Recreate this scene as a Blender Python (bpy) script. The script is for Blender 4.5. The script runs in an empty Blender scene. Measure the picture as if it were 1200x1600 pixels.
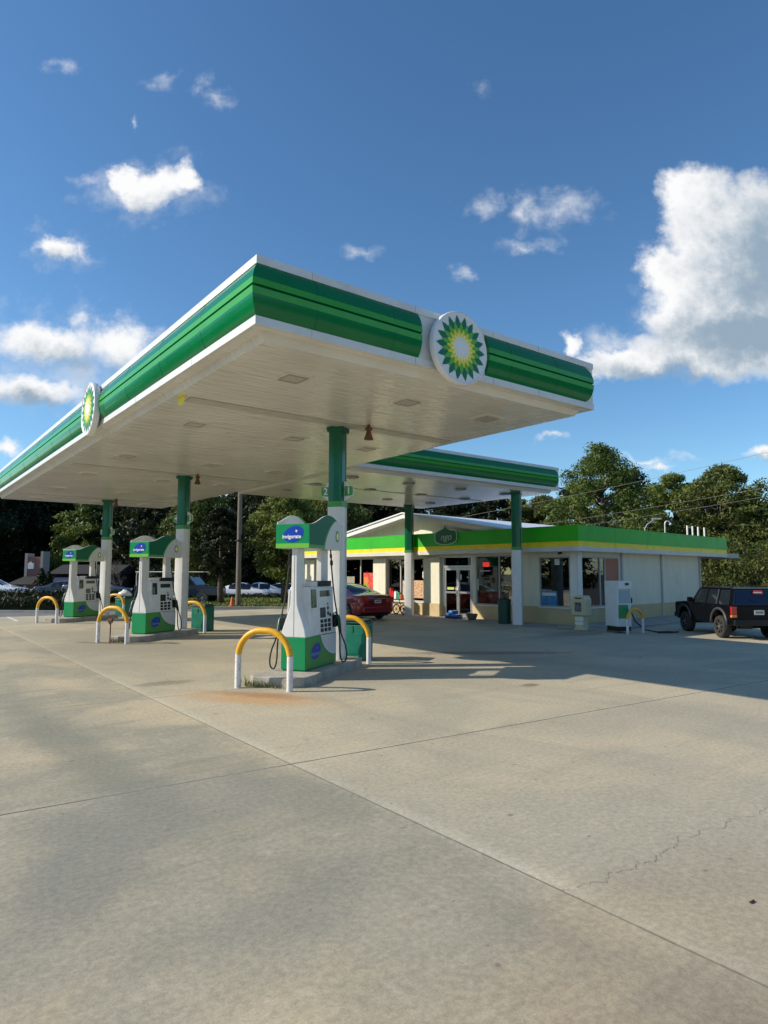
import bpy, math, random
from mathutils import Vector, Matrix
K = 1.2                      # drafting unit -> metres
PI = math.pi
rnd = random.Random(7)
sc = bpy.context.scene
COL = sc.collection
R = math.radians

# ------------------------------------------------------------------ camera
F_PX, PITCH, ROLL, YAW = 1021.0, R(5.318), R(0.113), R(-37.56)
def basis():
    cp, sp = math.cos(PITCH), math.sin(PITCH)
    r0 = Vector((1, 0, 0)); f = Vector((0, cp, sp)); u0 = Vector((0, -sp, cp))
    r = math.cos(ROLL)*r0 + math.sin(ROLL)*u0
    u = -math.sin(ROLL)*r0 + math.cos(ROLL)*u0
    A = Vector((math.sin(YAW), math.cos(YAW), 0)); B = Vector((math.cos(YAW), -math.sin(YAW), 0))
    W = Matrix((B, A, Vector((0, 0, 1))))
    return W @ r, W @ u, W @ f, W
CR, CU, CF, CW = basis()
cam = bpy.data.objects.new('camera', bpy.data.cameras.new('camera'))
COL.objects.link(cam)
cam.data.sensor_fit = 'VERTICAL'; cam.data.sensor_height = 24.0
cam.data.lens = F_PX*24.0/1600.0
cam.data.clip_start = 0.05; cam.data.clip_end = 3000
m3 = Matrix((CR, CU, -CF)).transposed()
cam.matrix_world = Matrix.Translation(Vector((0, 0, 1.6*K))) @ m3.to_4x4()
sc.camera = cam
FWD = CW @ Vector((0, 1, 0)); RGT = CW @ Vector((1, 0, 0))

# ------------------------------------------------------------------ world, sun, exposure
SUN_AZ = R(-33.2)            # the light travels this way (x-y plane)
SUN_EL = R(30.8)
sd = Vector((math.cos(SUN_AZ)*math.cos(SUN_EL), math.sin(SUN_AZ)*math.cos(SUN_EL), -math.sin(SUN_EL)))
sun = bpy.data.objects.new('sun', bpy.data.lights.new('sun', 'SUN'))
COL.objects.link(sun)
sun.data.energy = 5.0; sun.data.angle = R(0.53); sun.data.color = (1.0, 0.9, 0.76)
sun.rotation_euler = sd.to_track_quat('-Z', 'Y').to_euler()
sc.view_settings.view_transform = 'Standard'; sc.view_settings.look = 'None'
sc.view_settings.exposure = 0.08; sc.view_settings.gamma = 1.0
SKY_STRENGTH = 0.1

def N(nt, typ, **kw):
    n = nt.nodes.new(typ)
    for k, v in kw.items():
        if k.startswith('i_'):
            key = k[2:]; key = int(key) if key.isdigit() else key.replace('_', ' ')
            n.inputs[key].default_value = v
        else: setattr(n, k, v)
    return n
def vmath(nt, op, a, b=None):
    n = nt.nodes.new('ShaderNodeVectorMath'); n.operation = op
    for i, x in enumerate((a, b)):
        if x is None: continue
        if isinstance(x, bpy.types.NodeSocket): nt.links.new(x, n.inputs[i])
        else: n.inputs[i].default_value = x
    return n.outputs['Value'] if op in ('DOT_PRODUCT', 'LENGTH') else n.outputs[0]
def fmath(nt, op, a, b=None, c=None, clamp=False):
    n = nt.nodes.new('ShaderNodeMath'); n.operation = op; n.use_clamp = clamp
    for i, x in enumerate((a, b, c)):
        if x is None: continue
        if isinstance(x, bpy.types.NodeSocket): nt.links.new(x, n.inputs[i])
        else: n.inputs[i].default_value = x
    return n.outputs[0]
def smooth(nt, x, a, b, to0=0.0, to1=1.0):
    n = nt.nodes.new('ShaderNodeMapRange'); n.interpolation_type = 'SMOOTHSTEP'
    nt.links.new(x, n.inputs[0])
    for i, v in enumerate((a, b, to0, to1)): n.inputs[i+1].default_value = v
    return n.outputs[0]
def mixc(nt, fac, a, b, blend='MIX'):
    n = nt.nodes.new('ShaderNodeMix'); n.data_type = 'RGBA'; n.blend_type = blend
    for i, x in ((0, fac), (6, a), (7, b)):
        if isinstance(x, bpy.types.NodeSocket): nt.links.new(x, n.inputs[i])
        else: n.inputs[i].default_value = (*x, 1) if isinstance(x, tuple) and len(x) == 3 else x
    return n.outputs[2]

world = bpy.data.worlds.new('World'); sc.world = world; world.use_nodes = True
def build_world():
    nt = world.node_tree; nt.nodes.clear()
    out = N(nt, 'ShaderNodeOutputWorld'); bg = N(nt, 'ShaderNodeBackground')
    bg.inputs[1].default_value = SKY_STRENGTH
    sky = N(nt, 'ShaderNodeTexSky', sky_type='NISHITA')
    sky.sun_disc = False; sky.sun_elevation = SUN_EL
    tos = -sd
    sky.sun_rotation = math.atan2(tos.x, tos.y)
    sky.altitude = 200; sky.air_density = 1.0; sky.dust_density = 0.35; sky.ozone_density = 1.5
    hs = N(nt, 'ShaderNodeHueSaturation', i_Saturation=1.12, i_Value=1.0)
    nt.links.new(sky.outputs[0], hs.inputs['Color'])
    skyc = mixc(nt, 1.0, hs.outputs[0], (1.03, 1.32, 1.47), 'MULTIPLY')
    tc = N(nt, 'ShaderNodeTexCoord'); D = tc.outputs['Generated']
    df = vmath(nt, 'DOT_PRODUCT', D, tuple(FWD)); dr = vmath(nt, 'DOT_PRODUCT', D, tuple(RGT))
    dz = vmath(nt, 'DOT_PRODUCT', D, (0, 0, 1))
    dfc = fmath(nt, 'MAXIMUM', df, 0.05)
    cx = N(nt, 'ShaderNodeCombineXYZ')
    nt.links.new(fmath(nt, 'DIVIDE', dr, dfc), cx.inputs[0]); nt.links.new(fmath(nt, 'DIVIDE', dz, dfc), cx.inputs[1])
    P = cx.outputs[0]
    n1 = N(nt, 'ShaderNodeTexNoise', i_Scale=11.0, i_Detail=8.0, i_Roughness=0.62)
    nt.links.new(P, n1.inputs['Vector'])
    w1 = vmath(nt, 'SUBTRACT', n1.outputs['Color'], (0.5, 0.5, 0.5))
    sv = nt.nodes.new('ShaderNodeVectorMath'); sv.operation = 'SCALE'; nt.links.new(w1, sv.inputs[0]); sv.inputs[3].default_value = 0.10
    PW = vmath(nt, 'MULTIPLY', vmath(nt, 'ADD', P, sv.outputs[0]), (1, 1, 0))
    def pt(px, py):
        d = CR*(px-600) - CU*(py-800) + CF*F_PX
        q = d.dot(FWD); return d.dot(RGT)/q, d.z/q
    def field(blobs):
        acc = None
        for px, py, rx, ry, s in blobs:
            u, v = pt(px, py)
            a = vmath(nt, 'SUBTRACT', PW, (u, v, 0))
            a = vmath(nt, 'MULTIPLY', a, (F_PX/rx, F_PX/ry, 0))
            l = vmath(nt, 'LENGTH', a)
            f = fmath(nt, 'MULTIPLY_ADD', l, -s, s*1.15)
            acc = f if acc is None else fmath(nt, 'MAXIMUM', acc, f)
        return acc
    clouds = [(1085, 300, 66, 50, 1.3), (1112, 355, 82, 78, 1.5), (1155, 430, 125, 120, 1.6), (1050, 430, 56, 52, 1.3), (1095, 490, 100, 66, 1.4),
              (1100, 555, 140, 46, 1.3), (985, 568, 70, 30, 1.1), (902, 545, 22, 28, 1), (940, 580, 50, 20, .9), (1180, 325, 55, 60, 1.2), (1200, 520, 120, 80, 1.5),
              (238, 294, 62, 42, 1.15), (195, 280, 32, 26, 1), (290, 284, 30, 30, .9), (140, 292, 36, 16, .30),
              (84, 390, 50, 26, .9), (132, 392, 18, 18, .5),
              (70, 535, 95, 36, .85), (185, 532, 66, 42, .8), (125, 500, 26, 20, .45), (50, 608, 95, 28, .85), (140, 620, 60, 20, .55),
              (120, 570, 110, 30, .45), (240, 585, 40, 30, .4),
              (752, 320, 40, 28, .38), (820, 325, 26, 36, .45), (880, 325, 64, 38, .36), (820, 378, 48, 14, .24), (725, 431, 18, 13, .35),
              (560, 391, 28, 17, .26), (763, 138, 16, 18, .16), (98, 106, 30, 16, .22), (250, 125, 26, 17, .2), (340, 152, 30, 20, .30), (318, 128, 16, 20, .2), (220, 192, 8, 14, .3),
              (12, 706, 32, 18, .8), (865, 692, 32, 8, .42), (1188, 698, 34, 12, .75), (1010, 706, 80, 8, .4), (1032, 716, 26, 9, .7),
              (332, 782, 44, 16, .8), (135, 790, 30, 12, .8), (240, 300, 95, 60, .34), (180, 300, 60, 40, .3), (1030, 500, 50, 70, .35), (950, 540, 60, 30, .4), (85, 392, 66, 38, .3), (110, 560, 150, 90, .4)]
    n2 = N(nt, 'ShaderNodeTexNoise', i_Scale=24.0, i_Detail=8.0, i_Roughness=0.62); nt.links.new(P, n2.inputs['Vector'])
    fs = field([q for q in clouds if q[4] >= .8]); fw = field([q for q in clouds if q[4] < .8])
    ds = smooth(nt, fmath(nt, 'ADD', fs, fmath(nt, 'MULTIPLY_ADD', n2.outputs[0], 0.85, -0.43)), -0.02, 0.66)
    dw = smooth(nt, fmath(nt, 'ADD', fw, fmath(nt, 'MULTIPLY_ADD', n2.outputs[0], 0.9, -0.45)), -0.02, 0.85)
    dens = fmath(nt, 'MAXIMUM', ds, dw)
    front = smooth(nt, df, 0.1, 0.3)
    dens = fmath(nt, 'MULTIPLY', dens, front)
    dens = fmath(nt, 'MULTIPLY', dens, smooth(nt, dz, 0.0, 0.05))
    # scattered fair weather clouds over the rest of the sky
    n3 = N(nt, 'ShaderNodeTexNoise', i_Scale=3.6, i_Detail=7.0, i_Roughness=0.55); nt.links.new(D, n3.inputs['Vector'])
    d2 = fmath(nt, 'MULTIPLY', smooth(nt, n3.outputs[0], 0.60, 0.78), fmath(nt, 'SUBTRACT', 1.0, front))
    dens = fmath(nt, 'ADD', dens, d2, clamp=True)
    shade = field([(1190, 530, 170, 60, 1.3), (1200, 420, 120, 170, .85), (1120, 400, 50, 60, .25), (1040, 590, 150, 26, .8), (60, 628, 110, 22, .7), (100, 560, 110, 24, .55),
                   (235, 325, 70, 20, .4), (90, 408, 50, 14, .5), (200, 570, 60, 24, .5), (1190, 710, 40, 8, .6)])
    sh = fmath(nt, 'ADD', shade, fmath(nt, 'MULTIPLY_ADD', n2.outputs[0], 1.3, -0.62))
    sh = smooth(nt, sh, -0.25, 0.95)
    cc = mixc(nt, sh, (9.3, 9.3, 9.35), (2.9, 3.9, 4.9))
    col = mixc(nt, dens, skyc, cc)
    nt.links.new(col, bg.inputs[0]); nt.links.new(bg.outputs[0], out.inputs[0])
build_world()

# ------------------------------------------------------------------ materials
MATS = {}
def mat(name, col, rough=0.5, metal=0.0, var=0.0, vscale=3.0, bump=0.0, bscale=20.0, dirt=None, spec=0.5, coat=0.0, alpha=None, stretch=None):
    if name in MATS: return MATS[name]
    m = bpy.data.materials.new(name); m.use_nodes = True; nt = m.node_tree
    p = nt.nodes['Principled BSDF']
    p.inputs['Roughness'].default_value = rough; p.inputs['Metallic'].default_value = metal
    p.inputs['Specular IOR Level'].default_value = spec; p.inputs['Coat Weight'].default_value = coat
    p.inputs['Base Color'].default_value = (*col, 1)
    tc = N(nt, 'ShaderNodeTexCoord'); co = tc.outputs['Object']
    if stretch:
        mp = N(nt, 'ShaderNodeMapping'); mp.inputs['Scale'].default_value = stretch; nt.links.new(co, mp.inputs[0]); co = mp.outputs[0]
    c = None
    if var:
        n = N(nt, 'ShaderNodeTexNoise', i_Scale=vscale, i_Detail=6.0, i_Roughness=0.6); nt.links.new(co, n.inputs['Vector'])
        fac = smooth(nt, n.outputs[0], 0.3, 0.7)
        c = mixc(nt, fac, tuple(x*(1-var) for x in col), tuple(min(1, x*(1+var)) for x in col))
    if dirt:
        n = N(nt, 'ShaderNodeTexNoise', i_Scale=dirt[1], i_Detail=8.0, i_Roughness=0.7); nt.links.new(co, n.inputs['Vector'])
        fac = fmath(nt, 'MULTIPLY', smooth(nt, n.outputs[0], 0.48, 0.72), dirt[0])
        c = mixc(nt, fac, c if c is not None else col, dirt[2])
        r = fmath(nt, 'MULTIPLY_ADD', fac, 0.4, rough, clamp=True); nt.links.new(r, p.inputs['Roughness'])
    if c is not None: nt.links.new(c, p.inputs['Base Color'])
    if bump:
        n = N(nt, 'ShaderNodeTexNoise', i_Scale=bscale, i_Detail=4.0); nt.links.new(co, n.inputs['Vector'])
        b = N(nt, 'ShaderNodeBump', i_Strength=bump, i_Distance=0.02); nt.links.new(n.outputs[0], b.inputs['Height'])
        nt.links.new(b.outputs[0], p.inputs['Normal'])
    MATS[name] = m; return m
DIRT = (0.12, 0.1, 0.075)
white = mat('white enamel', (.74, .74, .72), .28, var=.04, dirt=(.22, 2.2, (.38, .36, .31)))
white_clean = mat('white sign plastic', (.8, .8, .79), .3, var=.02)
green_d = mat('dark green enamel', (.0, .17, .048), .18, var=.06, vscale=1.2, spec=.38, dirt=(.1, 5, (.03, .12, .05)))
green_b = mat('bright green band', (.04, .33, .025), .25, var=.05)
green_p = mat('pump green', (.0, .25, .085), .3, var=.05, dirt=(.2, 3, (.05, .12, .06)))
green_c = mat('column green', (.0, .125, .055), .2, var=.08, dirt=(.2, 3, (.03, .08, .05)))
green_l = mat('leaf green strip', (.16, .50, .05), .35, var=.05)
green_m = mat('pump side green', (.07, .30, .06), .35, var=.06)
green_s = mat('store green fascia', (.012, .42, .002), .45, var=.1, vscale=1.0, bump=.15, bscale=2.5, dirt=(.2, 1.5, (.05, .26, .05)))
yellow_s = mat('store yellow stripe', (.88, .68, .005), .45, var=.08, dirt=(.25, 2, (.5, .36, .08)))
yellow = mat('safety yellow paint', (.80, .42, .015), .42, var=.07, dirt=(.6, 14, (.45, .2, .03)), bump=.2, bscale=40)
bollw = mat('bollard white paint', (.72, .72, .72), .5, var=.05, dirt=(.75, 11, (.26, .21, .17)))
greyw = mat('pump grey panel', (.74, .75, .74), .35, var=.03, dirt=(.2, 4, (.35, .33, .3)))
greyv = mat('valance grey swoosh', (.64, .65, .64), .3, var=.02)
black = mat('black rubber', (.012, .012, .013), .5, var=.2)
blackp = mat('black plastic', (.012, .0125, .013), .4, spec=.3)
screen = mat('dark screen', (.035, .045, .05), .12)
silver = mat('brushed aluminium', (.62, .63, .64), .35, 1.0, var=.05)
bluel = mat('logo blue', (.005, .05, .40), .3, var=.1)
wht = mat('logo white', (.85, .85, .85), .4)
hel1 = mat('petal dark green', (.0, .16, .055), .35)
hel2 = mat('petal light green', (.13, .45, .02), .35)
hel3 = mat('petal yellow', (.85, .72, .01), .35)
hel4 = mat('petal pale yellow', (.95, .9, .35), .35)
conc_i = mat('island concrete', (.40, .37, .31), .85, var=.16, vscale=3.5, bump=.5, bscale=30, dirt=(.5, 2.5, (.2, .18, .15)))
kerbm = mat('kerb concrete', (.34, .33, .30), .85, var=.12, bump=.4, bscale=12)
walk = mat('sidewalk concrete', (.33, .31, .27), .85, var=.15, vscale=1.0, bump=.3, bscale=12, dirt=(.4, 1.2, (.2, .18, .15)))
cream = mat('cream stucco', (.74, .71, .56), .8, var=.05, vscale=2, bump=.5, bscale=22, dirt=(.3, 2.2, (.5, .46, .36)), stretch=(2.2, 2.2, .35))
wains = mat('tan stucco', (.55, .43, .235), .8, var=.06, vscale=2, bump=.25, bscale=60, dirt=(.2, 1.6, (.36, .28, .17)))
trimg = mat('grey trim', (.46, .45, .42), .6, var=.05, dirt=(.15, 2, (.3, .28, .25)))
trimw = mat('white trim', (.78, .77, .72), .5, var=.03)
soffb = mat('eave soffit', (.46, .43, .37), .7, var=.06)
roofw = mat('white metal roof', (.80, .80, .80), .35, var=.03, dirt=(.15, 1, (.6, .6, .6)))
brick = None
pipew = mat('white vent pipe', (.8, .79, .74), .5, var=.05, dirt=(.3, 9, (.4, .35, .3)))
galv = mat('galvanised steel', (.45, .45, .44), .5, .6, var=.1)
rust = mat('rusted steel', (.16, .075, .04), .8, var=.35, vscale=12)
red = mat('red plastic', (.55, .02, .015), .35, var=.1)
teal = mat('teal waste bin', (.0, .16, .105), .42, var=.1, vscale=4, dirt=(.2, 4, (.1, .25, .2)))
teald = mat('dark bin green', (.0, .05, .035), .4, var=.1)
newsm = mat('beige newspaper box', (.56, .50, .32), .5, var=.05, dirt=(.25, 5, (.35, .3, .2)))
paper = mat('paper', (.7, .68, .62), .7, var=.15, vscale=20)
posterm = mat('printed poster', (.55, .35, .2), .5, var=.6, vscale=14)
bluep = mat('blue vinyl bags', (.02, .10, .32), .35, var=.4, vscale=14)
iceb = mat('pale blue ice chest print', (.05, .22, .42), .4, var=.35, vscale=9)
potm = mat('stone planter', (.12, .11, .09), .85, var=.3, vscale=10)
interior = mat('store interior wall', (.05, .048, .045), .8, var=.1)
wood = mat('weathered timber', (.17, .145, .12), .85, var=.2, vscale=3, bump=.5, bscale=18, stretch=(6, 6, .5))
bark = mat('bark', (.085, .065, .05), .9, var=.3, vscale=5, bump=.8, bscale=14)
carred = mat('dark red car paint', (.26, .006, .014), .22, .1, coat=1.0)
carblk = mat('black car paint', (.0025, .0025, .004), .3, spec=.22)
carwht = mat('white car paint', (.78, .78, .78), .25, coat=1.0)
cardrk = mat('dark grey car paint', (.05, .055, .06), .25, .3, coat=1.0)
carglass = mat('tinted car glass', (.012, .016, .02), .05, coat=.3)
jeepglass = mat('blue tinted rear glass', (.002, .005, .028), .06)
tyre = mat('tyre rubber', (.028, .027, .026), .8, var=.2, vscale=12)
rim = mat('alloy rim', (.55, .56, .58), .3, .9)
rimd = mat('dull steel rim', (.28, .27, .25), .5, .8)
tailr = mat('red tail lamp', (.45, .01, .008), .15, coat=1.0)
tailo = mat('amber lamp', (.8, .24, .01), .2, coat=1.0)
plate = mat('number plate', (.6, .6, .58), .45)
wire = mat('cable', (.25, .24, .2), .6)
orange = mat('traffic cone orange', (.7, .13, .02), .5, var=.1)
dryleaf = mat('dry leaf', (.06, .03, .02), .8)

def emis(name, col, s):
    m = bpy.data.materials.new(name); m.use_nodes = True
    p = m.node_tree.nodes['Principled BSDF']; p.inputs['Base Color'].default_value = (*col, 1)
    p.inputs['Emission Color'].default_value = (*col, 1); p.inputs['Emission Strength'].default_value = s
    return m
tubelight = emis('fluorescent tube', (.95, 1, .97), .8)
neonred = emis('red neon', (1, .05, .04), .5)

def glass_mat(name, tint, rough=0.0, trans=.9):
    m = bpy.data.materials.new(name); m.use_nodes = True; nt = m.node_tree; nt.nodes.clear()
    out = N(nt, 'ShaderNodeOutputMaterial'); t = N(nt, 'ShaderNodeBsdfTransparent'); g = N(nt, 'ShaderNodeBsdfGlossy')
    t.inputs[0].default_value = (*tint, 1); g.inputs['Roughness'].default_value = rough
    fr = N(nt, 'ShaderNodeFresnel', i_IOR=1.5); mx = N(nt, 'ShaderNodeMixShader')
    ff = fmath(nt, 'MULTIPLY_ADD', fr.outputs[0], 1.1, 0.03, clamp=True)
    nt.links.new(ff, mx.inputs[0]); nt.links.new(t.outputs[0], mx.inputs[1]); nt.links.new(g.outputs[0], mx.inputs[2])
    nt.links.new(mx.outputs[0], out.inputs[0]); return m
glass = glass_mat('shop window glass', (.80, .86, .85))

def soffit_mat():
    m = bpy.data.materials.new('canopy soffit decking'); m.use_nodes = True; nt = m.node_tree
    p = nt.nodes['Principled BSDF']; p.inputs['Roughness'].default_value = .16; p.inputs['Specular IOR Level'].default_value = .7
    tc = N(nt, 'ShaderNodeTexCoord'); co = tc.outputs['Object']
    mp = N(nt, 'ShaderNodeMapping'); mp.inputs['Scale'].default_value = (1.5, 6.5, 1); nt.links.new(co, mp.inputs[0])
    n = N(nt, 'ShaderNodeTexNoise', i_Scale=1.3, i_Detail=3.0); nt.links.new(mp.outputs[0], n.inputs['Vector'])
    sep = N(nt, 'ShaderNodeSeparateXYZ'); nt.links.new(co, sep.inputs[0])
    fr = fmath(nt, 'FRACT', fmath(nt, 'DIVIDE', sep.outputs[1], .40))
    seam = smooth(nt, fmath(nt, 'ABSOLUTE', fmath(nt, 'SUBTRACT', fr, .5)), .45, .49)
    h = fmath(nt, 'ADD', n.outputs[0], fmath(nt, 'MULTIPLY', seam, -.03))
    b = N(nt, 'ShaderNodeBump', i_Strength=.8, i_Distance=.03); nt.links.new(h, b.inputs['Height']); nt.links.new(b.outputs[0], p.inputs['Normal'])
    n2 = N(nt, 'ShaderNodeTexNoise', i_Scale=.8, i_Detail=6.0); nt.links.new(co, n2.inputs['Vector'])
    c = mixc(nt, smooth(nt, n2.outputs[0], .35, .7), (.78, .75, .67), (.70, .67, .59))
    c = mixc(nt, fmath(nt, 'MULTIPLY', seam, .03), c, (.3, .28, .22))
    nt.links.new(c, p.inputs['Base Color']); return m
soffm = soffit_mat()
ribm = mat('rib shading and lens tone', (.50, .475, .40), .35, var=.05)  # rib's shading put into a darker base colour; lamp lenses share it
fixm = mat('fixture frame', (.42, .40, .34), .4)

def concrete_mat():
    m = bpy.data.materials.new('forecourt concrete'); m.use_nodes = True; nt = m.node_tree
    p = nt.nodes['Principled BSDF']; p.inputs['Roughness'].default_value = .78; p.inputs['Specular IOR Level'].default_value = .35
    tc = N(nt, 'ShaderNodeTexCoord'); mp = N(nt, 'ShaderNodeMapping'); mp.inputs['Scale'].default_value = (1/K, 1/K, 1/K)
    nt.links.new(tc.outputs['Object'], mp.inputs[0]); co = mp.outputs[0]
    sep = N(nt, 'ShaderNodeSeparateXYZ'); nt.links.new(co, sep.inputs[0]); X, Y = sep.outputs[0], sep.outputs[1]
    def noise(s, d=6.0, r=.6, vec=co, dist=0.0):
        n = N(nt, 'ShaderNodeTexNoise', i_Scale=s, i_Detail=d, i_Roughness=r, i_Distortion=dist); nt.links.new(vec, n.inputs['Vector']); return n.outputs[0]
    big = noise(.42, 4, .55, dist=.6); mid = noise(1.7, 7, .65); fine = noise(26, 8, .75); grit = noise(110, 4, .7)
    c = mixc(nt, smooth(nt, big, .42, .60), (.34, .325, .265), (.55, .475, .345))
    c = mixc(nt, fmath(nt, 'MULTIPLY', smooth(nt, mid, .40, .62), .5), c, (.44, .41, .335))
    m4 = noise(5.5, 6, .7); c = mixc(nt, fmath(nt, 'MULTIPLY', smooth(nt, m4, .52, .7), .35), c, (.62, .545, .42))
    c = mixc(nt, fmath(nt, 'MULTIPLY', smooth(nt, noise(2.3, 7, .7, dist=1.0), .55, .72), .4), c, (.25, .235, .20))
    # traffic lane grime, long soft streaks
    mp2 = N(nt, 'ShaderNodeMapping'); mp2.inputs['Scale'].default_value = (.55, .16, 1); mp2.inputs['Rotation'].default_value = (0, 0, R(20)); nt.links.new(co, mp2.inputs[0])
    st = noise(1.0, 5, .6, mp2.outputs[0], .8)
    c = mixc(nt, fmath(nt, 'MULTIPLY', smooth(nt, st, .50, .68), .7), c, (.265, .26, .23))
    mp3 = N(nt, 'ShaderNodeMapping'); mp3.inputs['Scale'].default_value = (.35, 2.4, 1); mp3.inputs['Rotation'].default_value = (0, 0, R(-10)); nt.links.new(co, mp3.inputs[0])
    st2 = noise(1.0, 7, .65, mp3.outputs[0], .5)
    c = mixc(nt, fmath(nt, 'MULTIPLY', smooth(nt, st2, .52, .72), .5), c, (.22, .21, .19))
    # slab to slab differences
    side = fmath(nt, 'GREATER_THAN', X, 2.83)
    c = mixc(nt, fmath(nt, 'MULTIPLY', side, .38), c, (.535, .50, .41))
    yl = fmath(nt, 'MULTIPLY_ADD', X, -.068, 5.15)
    nearw = fmath(nt, 'LESS_THAN', Y, yl)
    c = mixc(nt, fmath(nt, 'MULTIPLY', nearw, .10), c, (.46, .40, .33))
    # joints: dark saw cut with pale worn edges
    def line(d, w, col, amt, edge=True):
        nonlocal c
        a = fmath(nt, 'ABSOLUTE', fmath(nt, 'ADD', d, fmath(nt, 'MULTIPLY_ADD', mid, .012, -.006)))
        if edge:
            e = smooth(nt, a, w*2, w*12, 1.0, 0.0)
            c = mixc(nt, fmath(nt, 'MULTIPLY', e, fmath(nt, 'MULTIPLY', smooth(nt, noise(3.1), .4, .6), .28)), c, (.58, .55, .47))
        l = smooth(nt, a, w*.5, w*1.5, 1.0, 0.0)
        c = mixc(nt, fmath(nt, 'MULTIPLY', l, amt), c, col)
    dx = fmath(nt, 'SUBTRACT', X, 2.83)
    line(dx, .006, (.12, .11, .09), .75)
    pe = fmath(nt, 'MULTIPLY', smooth(nt, fmath(nt, 'SUBTRACT', dx, .02), 0.0, .16, 1.0, 0.0), fmath(nt, 'GREATER_THAN', dx, .012))
    c = mixc(nt, fmath(nt, 'MULTIPLY', pe, fmath(nt, 'MULTIPLY_ADD', noise(1.3), .9, -.12, clamp=True)), c, (.66, .62, .52))
    for off, amt in ((8.6, .35), (14.4, .3), (-5.8, .5)):
        line(fmath(nt, 'SUBTRACT', dx, off), .008, (.12, .11, .09), amt, False)
    dy = fmath(nt, 'SUBTRACT', Y, yl)
    for off, amt in ((0, .95), (3.62, .6), (8.1, .4), (12.6, .35), (17.1, .3), (-4.6, .7)):
        line(fmath(nt, 'SUBTRACT', dy, off), .009, (.09, .08, .07), amt, off == 0)
    # rust stain in front of first island
    def blot(cx_, cy_, rx, ry, rot, col, amt, s=2.0, soft=.55):
        nonlocal c
        m2 = N(nt, 'ShaderNodeMapping', vector_type='TEXTURE'); m2.inputs['Location'].default_value = (cx_, cy_, 0)
        m2.inputs['Rotation'].default_value = (0, 0, rot); m2.inputs['Scale'].default_value = (rx, ry, 1)
        nt.links.new(co, m2.inputs[0])
        v = vmath(nt, 'MULTIPLY', m2.outputs[0], (1, 1, 0)); l = vmath(nt, 'LENGTH', v)
        nn = fmath(nt, 'MULTIPLY_ADD', noise(s, 6, .65), 1.1, -.55)
        f = smooth(nt, fmath(nt, 'ADD', l, nn), 1-soft, 1.0, 1.0, 0.0)
        c = mixc(nt, fmath(nt, 'MULTIPLY', f, amt), c, col)
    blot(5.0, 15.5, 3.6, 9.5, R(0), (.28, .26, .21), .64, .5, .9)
    blot(9, 9.2, 3.5, 2.5, R(0), (.30, .285, .24), .5, .7, .9)
    blot(1.5, 6.8, .42, 5.0, R(3), (.24, .245, .21), .75, 1.1, .9)
    blot(2.45, 4.6, .55, 2.0, R(8), (.27, .27, .235), .6, 1.6, .9)
    blot(3.85, 7.75, 1.5, .50, R(-55), (.55, .34, .17), .8, 2.5, .9)
    blot(4.05, 7.95, 1.15, .30, R(-55), (.40, .215, .10), .85, 3, .95)
    blot(4.2, 15.75, 1.1, .22, R(-52), (.17, .10, .06), .6, 3)
    blot(4.3, 23.2, 1.3, .2, R(-52), (.2, .13, .09), .4, 3)
    blot(3.4, 9.6, .5, .28, 0, (.13, .12, .10), .5, 4)
    blot(9.8, 9.3, 2.2, .35, R(-35), (.12, .11, .10), .55, 3)
    blot(7.5, 6.3, .22, .14, 0, (.17, .14, .10), .7, 6)
    blot(.9, 3.7, 1.5, .6, R(60), (.235, .245, .23), .7, 1.6, .9)
    blot(1.7, 2.9, 1.2, .5, R(10), (.25, .255, .235), .6, 2, .9)
    blot(2.35, 1.05, .7, .5, R(10), (.20, .18, .15), .6, 5, .9)
    blot(1.7, 1.3, 1.1, .45, R(30), (.58, .47, .33), .5, 3, .9)
    blot(.4, 5.9, .8, .4, R(0), (.25, .25, .23), .5, 2, .9)
    blot(3.0, 1.4, 2.2, 1.0, R(0), (.29, .24, .18), .35, 2)
    blot(1.6, 4.6, 1.3, .8, R(20), (.24, .25, .24), .45, 2)
    blot(15.5, 10.9, 3.5, .7, R(5), (.13, .13, .13), .5, 1)
    # oil drips and gum spots
    for sc_, th, am in ((1.1, .075, .6), (2.4, .07, .5), (3.7, .06, .65), (6.5, .07, .35)):
        vo = N(nt, 'ShaderNodeTexVoronoi', i_Scale=sc_, i_Randomness=1.0)
        vv = vmath(nt, 'ADD', co, (sc_, .3, 0)); wn = N(nt, 'ShaderNodeTexNoise', i_Scale=9.0); nt.links.new(co, wn.inputs['Vector'])
        sc2 = nt.nodes.new('ShaderNodeVectorMath'); sc2.operation = 'SCALE'; nt.links.new(wn.outputs['Color'], sc2.inputs[0]); sc2.inputs[3].default_value = .06
        nt.links.new(vmath(nt, 'ADD', vv, sc2.outputs[0]), vo.inputs['Vector'])
        s2 = smooth(nt, vo.outputs['Distance'], th*.5, th, 1.0, 0.0)
        pick = fmath(nt, 'GREATER_THAN', noise(.7+sc_*.4, 2), .47)
        c = mixc(nt, fmath(nt, 'MULTIPLY', fmath(nt, 'MULTIPLY', s2, pick), am), c, (.10, .09, .075))
    c = mixc(nt, 1.0, c, (.975, .94, .895), 'MULTIPLY')
    c = mixc(nt, 1.0, c, mixc(nt, smooth(nt, fine, .3, .7), (.81, .81, .79), (1.18, 1.18, 1.13)), 'MULTIPLY')
    c = mixc(nt, 1.0, c, mixc(nt, smooth(nt, grit, .3, .7), (.88, .88, .86), (1.1, 1.1, 1.06)), 'MULTIPLY')
    nt.links.new(c, p.inputs['Base Color'])
    hh = fmath(nt, 'ADD', fmath(nt, 'MULTIPLY', fine, .6), fmath(nt, 'MULTIPLY', grit, .5))
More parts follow.
